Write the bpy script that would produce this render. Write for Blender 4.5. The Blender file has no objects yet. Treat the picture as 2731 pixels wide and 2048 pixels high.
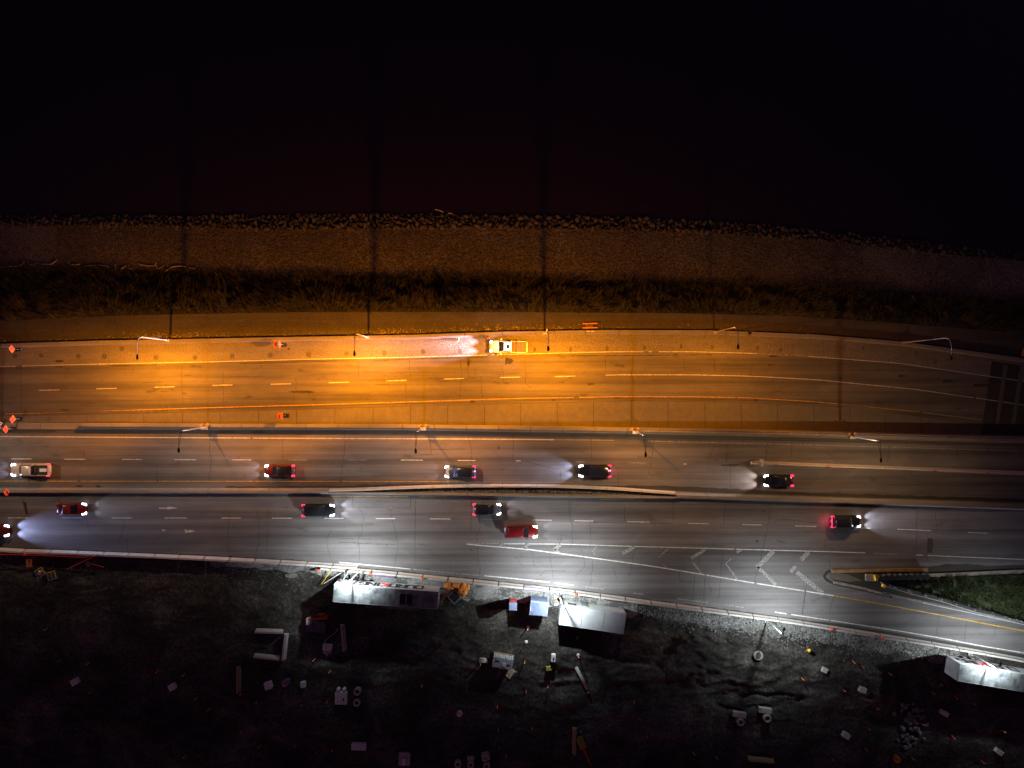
import bpy, math, random
import numpy as np
from mathutils import Vector, Matrix
random.seed(7)
R = math.radians
scene = bpy.context.scene
C = scene.collection
H = 110.0                      # flying height of the camera above the roads
F = 1881.0                     # focal length in pixels of the 2731 px wide photograph
# ------------------------------------------------------------------ camera
cd = bpy.data.cameras.new("camera"); cam = bpy.data.objects.new("camera", cd); C.objects.link(cam)
cam.location = (0, 0, H); cam.rotation_euler = (0, 0, 0)
cd.sensor_width = 36.0; cd.lens = 36.0 * F / 2731.0; cd.clip_end = 4000.0; cd.clip_start = 1.0
scene.camera = cam
# ------------------------------------------------------------------ night sky, moonless glow
world = bpy.data.worlds.new("World"); scene.world = world; world.use_nodes = True
wt = world.node_tree; wt.nodes.clear()
sky = wt.nodes.new("ShaderNodeTexSky"); sky.sky_type = 'NISHITA'; sky.sun_disc = False
sky.sun_elevation = R(4); sky.sun_rotation = R(200)
tint = wt.nodes.new("ShaderNodeMix"); tint.data_type = 'RGBA'; tint.blend_type = 'MULTIPLY'; tint.inputs[0].default_value = 1.0
tint.inputs[7].default_value = (1.0, 0.40, 0.78, 1)
bg = wt.nodes.new("ShaderNodeBackground"); bg.inputs[1].default_value = 0.047
wo = wt.nodes.new("ShaderNodeOutputWorld")
wt.links.new(sky.outputs[0], tint.inputs[6]); wt.links.new(tint.outputs[2], bg.inputs[0]); wt.links.new(bg.outputs[0], wo.inputs[0])
scene.view_settings.view_transform = 'Standard'; scene.view_settings.look = 'None'
scene.view_settings.exposure = 0.0; scene.view_settings.gamma = 1.0; scene.view_settings.use_curve_mapping = False
scene.cycles.max_bounces = 5; scene.cycles.use_denoising = True
POWER_SODIUM = 36500.0; POWER_MEDIAN = 3300.0; POWER_WORK = 7400.0
# ------------------------------------------------------------------ helpers
def lerp(pts, u):
    if u <= pts[0][0]:
        (a, b), (c, d) = pts[0], pts[1]
    elif u >= pts[-1][0]:
        (a, b), (c, d) = pts[-2], pts[-1]
    else:
        for k in range(len(pts) - 1):
            if pts[k][0] <= u <= pts[k + 1][0]:
                (a, b), (c, d) = pts[k], pts[k + 1]; break
    return b + (d - b) * (u - a) / (c - a)
def zU(u):                     # the upper carriageway sinks towards the right
    return lerp([(-3000, 0), (950, 0), (1150, -.2), (1400, -0.7), (1800, -1.9), (2171, -2.9), (2731, -3.9), (3400, -4.2), (3401, -4.2)], u)
def P(u, v, z=0.0):            # point of the place that the photograph shows at (u, v) if it lies at height z
    k = (H - z) / F
    return Vector(((u - 1365.5) * k, -(v - 1024.0) * k, z))
def U(u, v, dz=0.0):
    return P(u, v, zU(u) + dz)

MATS = {}
def mat(name, col, rough=0.7, metal=0.0, var=0.0, scale=3.0, bump=0.0, bscale=20.0, emis=None, estr=0.0, spec=0.3):
    if name in MATS: return MATS[name]
    m = bpy.data.materials.new(name); m.use_nodes = True; nt = m.node_tree; N = nt.nodes; L = nt.links
    b = N["Principled BSDF"]; b.inputs["Base Color"].default_value = (*col, 1); b.inputs["Roughness"].default_value = rough
    b.inputs["Metallic"].default_value = metal; b.inputs["Specular IOR Level"].default_value = spec
    tc = N.new("ShaderNodeTexCoord")
    if var > 0:
        n = N.new("ShaderNodeTexNoise"); n.inputs["Scale"].default_value = scale; n.inputs["Detail"].default_value = 6
        L.new(tc.outputs["Object"], n.inputs["Vector"])
        r = N.new("ShaderNodeMapRange"); r.inputs[1].default_value = 0.3; r.inputs[2].default_value = 0.7
        r.inputs[3].default_value = 1 - var; r.inputs[4].default_value = 1 + var * 0.6; L.new(n.outputs[0], r.inputs[0])
        mx = N.new("ShaderNodeMix"); mx.data_type = 'RGBA'; mx.blend_type = 'MULTIPLY'; mx.inputs[0].default_value = 1
        mx.inputs[6].default_value = (*col, 1); cb = N.new("ShaderNodeCombineColor")
        for k in range(3): L.new(r.outputs[0], cb.inputs[k])
        L.new(cb.outputs[0], mx.inputs[7]); L.new(mx.outputs[2], b.inputs["Base Color"])
    if bump > 0:
        n2 = N.new("ShaderNodeTexNoise"); n2.inputs["Scale"].default_value = bscale; n2.inputs["Detail"].default_value = 8
        L.new(tc.outputs["Object"], n2.inputs["Vector"])
        bp = N.new("ShaderNodeBump"); bp.inputs["Strength"].default_value = bump; bp.inputs["Distance"].default_value = 0.05
        L.new(n2.outputs[0], bp.inputs["Height"]); L.new(bp.outputs[0], b.inputs["Normal"])
    if emis:
        b.inputs["Emission Color"].default_value = (*emis, 1); b.inputs["Emission Strength"].default_value = estr
    MATS[name] = m; return m

def ground_mat(name, stops, s1, s2, bump, bscale, stretch=(1, 1, 1), streak=0.0, speck=0.0, rough=0.9, wear=None, ruts=False):
    """layered ground: colour ramp over blended noises, wheel streaks, fine speckle, bump"""
    m = bpy.data.materials.new(name); m.use_nodes = True; nt = m.node_tree; N = nt.nodes; L = nt.links
    b = N["Principled BSDF"]; b.inputs["Roughness"].default_value = rough; b.inputs["Specular IOR Level"].default_value = 0.25
    tc = N.new("ShaderNodeTexCoord")
    mp = N.new("ShaderNodeMapping"); mp.inputs["Scale"].default_value = stretch; L.new(tc.outputs["Object"], mp.inputs["Vector"])
    n1 = N.new("ShaderNodeTexNoise"); n1.inputs["Scale"].default_value = s1; n1.inputs["Detail"].default_value = 7; n1.inputs["Roughness"].default_value = 0.6
    n1.inputs["Distortion"].default_value = 0.6
    n2 = N.new("ShaderNodeTexNoise"); n2.inputs["Scale"].default_value = s2; n2.inputs["Detail"].default_value = 5
    L.new(mp.outputs[0], n1.inputs["Vector"]); L.new(tc.outputs["Object"], n2.inputs["Vector"])
    a = N.new("ShaderNodeMath"); a.operation = 'MULTIPLY_ADD'; a.inputs[1].default_value = 0.4
    sc = N.new("ShaderNodeMath"); sc.operation = 'MULTIPLY'; sc.inputs[1].default_value = 0.6
    L.new(n1.outputs[0], sc.inputs[0]); L.new(n2.outputs[0], a.inputs[0]); L.new(sc.outputs[0], a.inputs[2])
    cr = N.new("ShaderNodeValToRGB"); e = cr.color_ramp.elements
    e[0].position = stops[0][0]; e[0].color = (*stops[0][1], 1); e[1].position = stops[-1][0]; e[1].color = (*stops[-1][1], 1)
    for p, c in stops[1:-1]:
        k = e.new(p); k.color = (*c, 1)
    L.new(a.outputs[0], cr.inputs[0]); col = cr.outputs[0]
    def mul(col, fac_out):
        cb = N.new("ShaderNodeCombineColor")
        for k in range(3): L.new(fac_out, cb.inputs[k])
        mx = N.new("ShaderNodeMix"); mx.data_type = 'RGBA'; mx.blend_type = 'MULTIPLY'; mx.inputs[0].default_value = 1
        L.new(col, mx.inputs[6]); L.new(cb.outputs[0], mx.inputs[7]); return mx.outputs[2]
    if streak > 0:
        m2 = N.new("ShaderNodeMapping"); m2.inputs["Scale"].default_value = (0.012, 0.62, 0); L.new(tc.outputs["Object"], m2.inputs["Vector"])
        n3 = N.new("ShaderNodeTexNoise"); n3.inputs["Scale"].default_value = 1.0; n3.inputs["Detail"].default_value = 5; n3.inputs["Roughness"].default_value = 0.65
        L.new(m2.outputs[0], n3.inputs["Vector"])
        r = N.new("ShaderNodeMapRange"); r.inputs[1].default_value = 0.34; r.inputs[2].default_value = 0.66
        r.inputs[3].default_value = 1 - streak; r.inputs[4].default_value = 1 + streak * 0.45; L.new(n3.outputs[0], r.inputs[0])
        col = mul(col, r.outputs[0])
    if wear:                                  # darker worn blotches with a shape of their own
        n5 = N.new("ShaderNodeTexNoise"); n5.inputs["Scale"].default_value = wear[0]; n5.inputs["Detail"].default_value = 8; n5.inputs["Roughness"].default_value = 0.7
        L.new(mp.outputs[0], n5.inputs["Vector"])
        r = N.new("ShaderNodeMapRange"); r.inputs[1].default_value = wear[1]; r.inputs[2].default_value = wear[1] + 0.05
        r.inputs[3].default_value = 1; r.inputs[4].default_value = wear[2]; L.new(n5.outputs[0], r.inputs[0]); col = mul(col, r.outputs[0])
    if speck > 0:
        n4 = N.new("ShaderNodeTexNoise"); n4.inputs["Scale"].default_value = bscale; n4.inputs["Detail"].default_value = 3
        L.new(tc.outputs["Object"], n4.inputs["Vector"])
        r = N.new("ShaderNodeMapRange"); r.inputs[1].default_value = 0.35; r.inputs[2].default_value = 0.65
        r.inputs[3].default_value = 1 - speck; r.inputs[4].default_value = 1 + speck; L.new(n4.outputs[0], r.inputs[0]); col = mul(col, r.outputs[0])
    L.new(col, b.inputs["Base Color"])
    if bump > 0:
        n6 = N.new("ShaderNodeTexNoise"); n6.inputs["Scale"].default_value = bscale * 0.8; n6.inputs["Detail"].default_value = 6
        L.new(tc.outputs["Object"], n6.inputs["Vector"])
        bp = N.new("ShaderNodeBump"); bp.inputs["Strength"].default_value = bump; bp.inputs["Distance"].default_value = 0.12
        L.new(n6.outputs[0], bp.inputs["Height"]); last = bp
        if ruts:                              # wheel ruts pressed into the dirt
            for ang, sc_, lo in ((42, (.05, 1.5, 1), .56), (-8, (.04, 1.1, 1), .55), (75, (.06, 1.3, 1), .6)):
                mr = N.new("ShaderNodeMapping"); mr.inputs["Rotation"].default_value = (0, 0, R(ang)); mr.vector_type = 'POINT'
                mr2 = N.new("ShaderNodeMapping"); mr2.inputs["Scale"].default_value = sc_; L.new(tc.outputs["Object"], mr.inputs["Vector"]); L.new(mr.outputs[0], mr2.inputs["Vector"])
                nr = N.new("ShaderNodeTexNoise"); nr.inputs["Scale"].default_value = 1.0; nr.inputs["Detail"].default_value = 3; nr.inputs["Distortion"].default_value = .5; L.new(mr2.outputs[0], nr.inputs["Vector"])
                mk = N.new("ShaderNodeTexNoise"); mk.inputs["Scale"].default_value = .07; mk.inputs["Detail"].default_value = 2; mp3 = N.new("ShaderNodeMapping"); mp3.inputs["Location"].default_value = (ang, ang * 2, 0)
                L.new(tc.outputs["Object"], mp3.inputs["Vector"]); L.new(mp3.outputs[0], mk.inputs["Vector"])
                mrg = N.new("ShaderNodeMapRange"); mrg.inputs[1].default_value = lo; mrg.inputs[2].default_value = lo + .08; L.new(mk.outputs[0], mrg.inputs[0])
                ml = N.new("ShaderNodeMath"); ml.operation = 'MULTIPLY'; L.new(nr.outputs[0], ml.inputs[0]); L.new(mrg.outputs[0], ml.inputs[1])
                b2 = N.new("ShaderNodeBump"); b2.inputs["Strength"].default_value = .6; b2.inputs["Distance"].default_value = .3; L.new(ml.outputs[0], b2.inputs["Height"]); L.new(last.outputs[0], b2.inputs["Normal"]); last = b2
        L.new(last.outputs[0], b.inputs["Normal"])
    MATS[name] = m; return m

class MB:
    def __init__(s): s.v = []; s.f = []
    def add(s, vs, fs):
        o = len(s.v); s.v += [tuple(x) for x in vs]; s.f += [tuple(i + o for i in f) for f in fs]; return s
    def box(s, c, d, rz=0.0, taper=1.0, tilt=None):
        hx, hy, hz = d[0] / 2, d[1] / 2, d[2] / 2
        M = Matrix.Rotation(rz, 3, 'Z')
        if tilt: M = M @ Matrix.Rotation(tilt, 3, 'X')
        vs = []
        for z, t in ((-hz, 1), (hz, taper)):
            for x, y in ((-hx, -hy), (hx, -hy), (hx, hy), (-hx, hy)):
                vs.append(Vector(c) + M @ Vector((x * t, y * t, z)))
        return s.add(vs, [(3, 2, 1, 0), (4, 5, 6, 7), (0, 1, 5, 4), (1, 2, 6, 5), (2, 3, 7, 6), (3, 0, 4, 7)])
    def tube(s, pts, r, n=8, cap=True):
        pts = [Vector(p) for p in pts]; rs = r if isinstance(r, (list, tuple)) else [r] * len(pts)
        vs = []; fs = []
        for i, p in enumerate(pts):
            d = (pts[min(i + 1, len(pts) - 1)] - pts[max(i - 1, 0)]).normalized()
            a = d.orthogonal().normalized() if abs(d.z) < 0.9 else Vector((1, 0, 0)).cross(d).normalized()
            b = d.cross(a)
            for k in range(n):
                t = 2 * math.pi * k / n; vs.append(p + (a * math.cos(t) + b * math.sin(t)) * rs[i])
        for i in range(len(pts) - 1):
            for k in range(n):
                fs.append((i * n + k, i * n + (k + 1) % n, (i + 1) * n + (k + 1) % n, (i + 1) * n + k))
        if cap: fs.append(tuple(reversed(range(n)))); fs.append(tuple((len(pts) - 1) * n + k for k in range(n)))
        return s.add(vs, fs)
    def lathe(s, prof, n=16, c=(0, 0, 0)):
        vs = []; fs = []
        for r, z in prof:
            for k in range(n):
                t = 2 * math.pi * k / n; vs.append((c[0] + r * math.cos(t), c[1] + r * math.sin(t), c[2] + z))
        for i in range(len(prof) - 1):
            for k in range(n): fs.append((i * n + k, i * n + (k + 1) % n, (i + 1) * n + (k + 1) % n, (i + 1) * n + k))
        if prof[0][0] > 0: fs.append(tuple(reversed(range(n))))
        if prof[-1][0] > 0: fs.append(tuple((len(prof) - 1) * n + k for k in range(n)))
        return s.add(vs, fs)
    def mesh(s, name, m, smooth=False):
        used = sorted({i for f in s.f for i in f})
        if len(used) < len(s.v):
            ix = {i: k for k, i in enumerate(used)}; s.v = [s.v[i] for i in used]; s.f = [tuple(ix[i] for i in f) for f in s.f]
        me = bpy.data.meshes.new(name); me.from_pydata(s.v, [], s.f); me.materials.append(MATS[m] if isinstance(m, str) else m)
        if smooth: me.polygons.foreach_set("use_smooth", [True] * len(me.polygons))
        me.update(); return me
    def build(s, name, m, parent=None, smooth=False, loc=None, bevel=0.0):
        me = s.mesh(name, m, smooth); return link(name, me, parent, loc, bevel)
def link(name, me, parent=None, loc=None, bevel=0.0, rz=0.0):
    o = bpy.data.objects.new(name, me); C.objects.link(o)
    if loc is not None: o.location = loc
    o.rotation_euler.z = rz
    if parent is not None: o.parent = parent
    if bevel > 0:
        b = o.modifiers.new("bevel", 'BEVEL'); b.width = bevel; b.segments = 2; b.limit_method = 'ANGLE'
    return o
def tag(o, label, cat, group=None):
    o["label"] = label; o["category"] = cat
    if group: o["group"] = group
    return o
def thing(name, label, cat, loc=(0, 0, 0), rz=0.0, group=None):
    o = bpy.data.objects.new(name, None); C.objects.link(o); o.location = loc; o.rotation_euler.z = rz
    return tag(o, label, cat, group)
def struct(o): o["kind"] = "structure"; return o
def stuff(o, label=None, cat=None):
    o["kind"] = "stuff"
    if label: o["label"] = label; o["category"] = cat
    return o
def copy_tree(o, parent=None):
    c = o.copy(); C.objects.link(c); c.parent = parent
    for ch in list(o.children): copy_tree(ch, c)
    return c
def lamp(name, parent, loc, power, col, size=0.15, nodes=None, front=1.0):
    l = bpy.data.lights.new(name, 'POINT'); l.energy = power; l.color = col; l.shadow_soft_size = size
    o = bpy.data.objects.new(name, l); C.objects.link(o); o.location = loc; o.parent = parent
    if nodes:
        back, expo, cut, side = nodes          # back = share thrown away from the road side (+y)
        l.use_nodes = True; nt = l.node_tree; N = nt.nodes; L = nt.links; em = N["Emission"]
        tc = N.new("ShaderNodeTexCoord"); sp = N.new("ShaderNodeSeparateXYZ"); L.new(tc.outputs["Normal"], sp.inputs[0])
        ng = N.new("ShaderNodeMath"); ng.operation = 'MULTIPLY'; ng.inputs[1].default_value = -1; L.new(sp.outputs[2], ng.inputs[0])
        mx = N.new("ShaderNodeMath"); mx.operation = 'MAXIMUM'; mx.inputs[1].default_value = 0.12; L.new(ng.outputs[0], mx.inputs[0])
        pw = N.new("ShaderNodeMath"); pw.operation = 'POWER'; pw.inputs[1].default_value = -expo; L.new(mx.outputs[0], pw.inputs[0])
        ss = N.new("ShaderNodeMapRange"); ss.interpolation_type = 'SMOOTHSTEP'
        ss.inputs[1].default_value = cut[0]; ss.inputs[2].default_value = cut[1]; L.new(ng.outputs[0], ss.inputs[0])
        m1 = N.new("ShaderNodeMath"); m1.operation = 'MULTIPLY'; L.new(pw.outputs[0], m1.inputs[0]); L.new(ss.outputs[0], m1.inputs[1])
        bk = N.new("ShaderNodeMapRange"); bk.interpolation_type = 'SMOOTHSTEP'
        bk.inputs[1].default_value = -0.1 if side > 0 else -0.5; bk.inputs[2].default_value = 0.5 if side > 0 else 0.1
        bk.inputs[3].default_value = 1.0 if side > 0 else back; bk.inputs[4].default_value = back if side > 0 else 1.0
        L.new(sp.outputs[1], bk.inputs[0])
        m2 = N.new("ShaderNodeMath"); m2.operation = 'MULTIPLY'; L.new(m1.outputs[0], m2.inputs[0]); L.new(bk.outputs[0], m2.inputs[1])
        fr = N.new("ShaderNodeMapRange"); fr.interpolation_type = 'SMOOTHSTEP'; fr.inputs[1].default_value = -.88; fr.inputs[2].default_value = -.66
        fr.inputs[3].default_value = front; fr.inputs[4].default_value = 1.0; L.new(sp.outputs[1], fr.inputs[0])
        m3 = N.new("ShaderNodeMath"); m3.operation = 'MULTIPLY'; L.new(m2.outputs[0], m3.inputs[0]); L.new(fr.outputs[0], m3.inputs[1])
        L.new(m3.outputs[0], em.inputs["Strength"])
    return o
def ribbon_mesh(name, m, top, bot, u0, u1, nu, nv, f, wob=0.0):
    """sheet between two polylines given in photo pixels; f(u,v,t) -> point"""
    vs = []; fs = []
    for i in range(nu + 1):
        u = u0 + (u1 - u0) * i / nu; a = lerp(top, u); b = lerp(bot, u)
        for j in range(nv + 1):
            t = j / nv; vs.append(f(u, a + (b - a) * t, t))
    for i in range(nu):
        for j in range(nv):
            a = i * (nv + 1) + j; fs.append((a, a + 1, a + nv + 2, a + nv + 1))
    return MB().add(vs, fs).mesh(name, m)
def strip(mb, pts, w, widths=None):
    """flat painted line along world points"""
    n = len(pts); vs = []
    for i, p in enumerate(pts):
        d = (pts[min(i + 1, n - 1)] - pts[max(i - 1, 0)]); d.z = 0; d.normalize(); q = Vector((-d.y, d.x, 0)) * ((widths[i] if widths else w) / 2)
        vs += [p - q, p + q]
    return mb.add(vs, [(2 * i, 2 * i + 2, 2 * i + 3, 2 * i + 1) for i in range(n - 1)])
def hash2(x, y):
    s = math.sin(x * 12.9898 + y * 78.233) * 43758.5453; return s - math.floor(s)
def vnoise(x, y):
    xi, yi = math.floor(x), math.floor(y); fx, fy = x - xi, y - yi; fx = fx * fx * (3 - 2 * fx); fy = fy * fy * (3 - 2 * fy)
    a = hash2(xi, yi); b = hash2(xi + 1, yi); c = hash2(xi, yi + 1); d = hash2(xi + 1, yi + 1)
    return a + (b - a) * fx + (c - a) * fy + (a - b - c + d) * fx * fy
def fbm(x, y, o=4):
    s = 0; a = 0.5
    for k in range(o): s += a * vnoise(x, y); x *= 2.1; y *= 2.1; a *= 0.5
    return s
# ------------------------------------------------------------------ materials
ground_mat("asphalt_upper", [(0.3, (.085, .078, .072)), (0.55, (.118, .108, .10)), (0.75, (.15, .138, .127))], 0.5, 7, 0.25, 22, (.35, 1, 1), 0.5, 0.14, wear=(0.6, 0.60, 0.62))
ground_mat("asphalt_lower", [(0.3, (.085, .076, .076)), (0.5, (.12, .110, .110)), (0.75, (.16, .148, .147))], 0.35, 6, 0.25, 22, (.4, 1, 1), 0.5, 0.15, wear=(0.5, 0.61, 0.72))
ground_mat("shoulder_rough", [(0.3, (.11, .10, .09)), (0.6, (.155, .14, .128)), (0.8, (.2, .185, .17))], 0.8, 5, 0.9, 6, (.4, 1, 1), 0.15, 0.25)
ground_mat("slab_concrete", [(0.3, (.085, .078, .068)), (0.6, (.115, .106, .094)), (0.8, (.14, .13, .115))], 0.9, 6, 0.25, 16, (1, 1, 1), 0.06, 0.10)
ground_mat("dirt_site", [(0.3, (.009, .0075, .007)), (0.43, (.022, .0195, .017)), (0.52, (.044, .039, .034)), (0.60, (.085, .077, .068)), (0.75, (.17, .16, .15))], 0.16, 2.5, 0.5, 7, (1, 1, 1), 0, 0.3, ruts=True)
ground_mat("apron", [(0.3, (.05, .048, .045)), (0.46, (.09, .088, .084)), (0.52, (.2, .195, .185)), (0.75, (.3, .29, .28))], 0.45, 3, 0.5, 8, (.6, 1, 1), 0, 0.3)
ground_mat("rubble_ground", [(0.3, (.03, .03, .028)), (0.5, (.09, .087, .082)), (0.62, (.2, .195, .19)), (0.8, (.36, .35, .34))], 0.8, 5, 1.0, 4, (1, 1, 1), 0, 0.8)
ground_mat("dirt_path", [(0.3, (.05, .045, .035)), (0.6, (.085, .075, .06)), (0.8, (.115, .10, .085))], 0.25, 3, 0.5, 9, (.6, 1, 1), 0.2, 0.25)
ground_mat("soil_slope", [(0.3, (.012, .011, .008)), (0.6, (.03, .027, .018)), (0.8, (.055, .045, .03))], 0.6, 4, 0.8, 6, (1, 1, 1), 0, 0.3)
ground_mat("gravel", [(0.3, (.06, .052, .042)), (0.55, (.12, .105, .085)), (0.8, (.19, .165, .135))], 0.15, 6, 1.0, 5.5, (1, 1, 1), 0, 0.75)
ground_mat("pebble_strip", [(0.3, (.03, .028, .025)), (0.6, (.09, .085, .075)), (0.8, (.2, .19, .17))], 1.0, 5, 1.0, 5, (1, 1, 1), 0, 0.8)
ground_mat("far_land", [(0.3, (.02, .02, .015)), (0.8, (.05, .045, .035))], 0.1, 1, 0.2, 2)
ground_mat("concrete_cast", [(0.3, (.30, .275, .255)), (0.6, (.42, .39, .365)), (0.8, (.50, .465, .44))], 1.3, 9, 0.2, 14, (1, 1, 1), 0, 0.07)
ground_mat("concrete_wall", [(0.3, (.13, .118, .107)), (0.6, (.20, .183, .168)), (0.8, (.25, .23, .21))], 0.8, 7, 0.2, 14, (.3, 1, 1), 0, 0.08)
ground_mat("mud_stain", [(0.3, (.028, .025, .022)), (0.8, (.06, .052, .045))], 0.6, 5, 0.5, 12, (.3, 1, 1), 0, 0.2)
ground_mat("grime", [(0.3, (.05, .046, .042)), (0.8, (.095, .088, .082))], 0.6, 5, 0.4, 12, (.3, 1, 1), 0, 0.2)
ground_mat("grass_soil", [(0.3, (.015, .02, .006)), (0.8, (.04, .05, .018))], 0.8, 5, 0.6, 8)
mat("water", (.015, .007, .014), 0.12, spec=0.5, bump=0.15, bscale=1.2)
mat("white_line", (.46, .44, .42), 0.6, var=0.45, scale=3)
mat("worn_line", (.215, .207, .195), 0.7, var=0.8, scale=5)
mat("yellow_line", (.40, .23, .03), 0.6, var=0.45, scale=3)
mat("tar", (.022, .02, .019), 0.75)
mat("seam", (.045, .04, .035), 0.9)
mat("steel", (.36, .36, .36), 0.45, 0.6, var=0.15)
mat("pole_paint", (.55, .50, .46), 0.4, 0.2)
mat("black", (.012, .012, .013), 0.5)
mat("rubber", (.014, .014, .014), 0.85)
mat("glass_dark", (.010, .011, .014), 0.08, spec=0.6)
mat("orange", (.80, .075, .012), 0.5, emis=None)
mat("orange_sign", (.92, .085, .012), 0.5)
mat("orange_marker", (.60, .07, .02), 0.45)
mat("orange_yellow", (.85, .26, .03), 0.45)
mat("white_plastic", (.62, .61, .60), 0.5, var=0.1)
mat("trailer_white", (.42, .43, .44), 0.4, var=0.12, scale=0.9, bump=0.03, bscale=3)
mat("trailer_grime", (.22, .235, .24), 0.45, var=0.6, scale=1.1, bump=0.03, bscale=3)
mat("container_blue", (.19, .23, .36), 0.5, var=0.1)
mat("cloth_orange", (.60, .20, .035), 0.8, var=0.35, scale=2.5, bump=0.5, bscale=6)
mat("tarp_purple", (.14, .10, .22), 0.7, var=0.4, scale=3)
mat("tarp_maroon", (.09, .03, .035), .8, var=.3, scale=3)
mat("fence_grey", (.10, .10, .10), .7)
mat("red_paint", (.50, .03, .03), 0.4)
mat("sign_red", (.65, .02, .02), 0.5)
mat("text_black", (.015, .015, .016), 0.5)
mat("wood", (.32, .21, .10), 0.7, var=0.35, scale=4)
mat("driftwood", (.58, .48, .35), 0.8, var=0.3, scale=3)
mat("rock_a", (.115, .10, .083), 0.9, var=0.35, scale=2, bump=0.4, bscale=8)
mat("rock_b", (.07, .06, .05), 0.9, var=0.35, scale=2, bump=0.4, bscale=8)
mat("rock_pale", (.16, .155, .145), 0.9, var=0.35, scale=2, bump=0.4, bscale=8)
mat("grass_dry", (.060, .046, .02), 0.8, var=0.6, scale=0.9)
mat("grass_green", (.034, .050, .014), 0.8, var=0.5, scale=0.8)
mat("shrub", (.10, .07, .03), 0.8, var=0.4)
mat("yellow_paint", (.78, .50, .03), 0.45, var=0.1)
mat("kerb_paint", (.26, .17, .07), 0.7, var=0.35, scale=1.2)
mat("kerb_grey", (.22, .19, .16), 0.8, var=0.3, scale=1.2)
mat("skin", (.45, .28, .2), 0.6)
mat("hi_vis", (.72, .62, .55), 0.6)
mat("hi_vis_orange", (.85, .16, .03), 0.6)
mat("trousers", (.03, .03, .05), 0.8)
mat("tonneau", (.11, .08, .05), 0.6)
mat("headlight", (.9, .9, .9), 0.2, emis=(1.0, .98, .95), estr=14.0)
mat("headlight_blue", (.9, .9, .9), 0.2, emis=(.82, .86, 1.0), estr=14.0)
mat("taillight", (.6, .02, .03), 0.3, emis=(1.0, .03, .10), estr=2.6)
mat("taillight_off", (.30, .015, .02), 0.3)
mat("lens_sodium", (.9, .6, .3), 0.3, emis=(1.0, .55, .12), estr=20)
mat("lens_white", (.9, .9, .9), 0.3, emis=(.9, .98, 1.0), estr=20)
mat("beacon", (.9, .5, .05), 0.3, emis=(1.0, .5, .05), estr=1.5)
# ------------------------------------------------------------------ ground, water, slopes
Ubar = [(-400, 930), (0, 917), (280, 908), (560, 903), (820, 898), (1100, 893), (1360, 884), (1620, 880), (1900, 881), (2171, 892), (2400, 911), (2731, 956), (3200, 1050)]
Vlow = [(-400, 862), (0, 856), (300, 842), (800, 832), (1300, 832), (1800, 835), (2100, 842), (2400, 862), (2731, 890), (3200, 950)]
Vtop = [(-400, 706), (0, 712), (300, 716), (480, 722), (700, 733), (1100, 736), (1450, 740), (1800, 749), (2100, 758), (2400, 776), (2731, 800), (3200, 850)]
Gtop = [(-400, 605), (0, 600), (400, 602), (700, 611), (1000, 608), (1300, 606), (1600, 612), (1900, 620), (2200, 643), (2450, 670), (2731, 695), (3200, 740)]
Wedge = [(-400, 575), (0, 574), (400, 575), (700, 574), (1000, 570), (1400, 573), (1700, 580), (2050, 600), (2300, 625), (2500, 650), (2731, 676), (3200, 720)]
def zpath(u): return zU(u) - 0.12
def f_path(u, v, t): return P(u, v, zpath(u) - 0.25 * t0(t))
def t0(t): return 1 - t
o = link("path", ribbon_mesh("path", "dirt_path", Vlow, Ubar, -400, 3200, 220, 4, lambda u, v, t: P(u, v, zpath(u) - 0.25 * (1 - t) + 0.06 * (fbm(u / 30, v / 12) - .5) * (0 < t < 1)))); struct(o)
def z_slope(u, t):            # t 0 at the top edge in the photo (far, low), 1 at the path
    s = t * t * (3 - 2 * t); return -4.7 + (zpath(u) - 0.25 + 4.7) * s
o = link("embankment", ribbon_mesh("embankment", "soil_slope", Vtop, Vlow, -400, 3200, 260, 12, lambda u, v, t: P(u, v, z_slope(u, t) + (0.5 * (fbm(u / 18, v / 9) - .5) if 0 < t < 1 else 0)))); struct(o)
o = link("beach", ribbon_mesh("beach", "gravel", Gtop, Vtop, -400, 3200, 260, 8, lambda u, v, t: P(u, v, -5.0 + 0.3 * t + (0.12 * (fbm(u / 25, v / 12) - .5) if 0 < t < 1 else 0)))); struct(o)
o = link("lake_bed", ribbon_mesh("lake_bed", "soil_slope", [(-400, 520), (3200, 600)], Gtop, -400, 3200, 180, 4, lambda u, v, t: P(u, v, -7.5 + 2.5 * t))); struct(o)
mb = MB(); z = -5.62
mb.add([(-1800, 8, z), (1800, 8, z), (1800, 2200, z), (-1800, 2200, z)], [(0, 1, 2, 3)])
struct(mb.build("water", "water"))
mb = MB()                       # one big sheet to the horizon underneath everything else
mb.add([(-1800, -2200, -6.4), (1800, -2200, -6.4), (1800, 2200, -8.4), (-1800, 2200, -8.4)], [(0, 1, 2, 3)])
struct(mb.build("far_ground", "far_land"))

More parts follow.
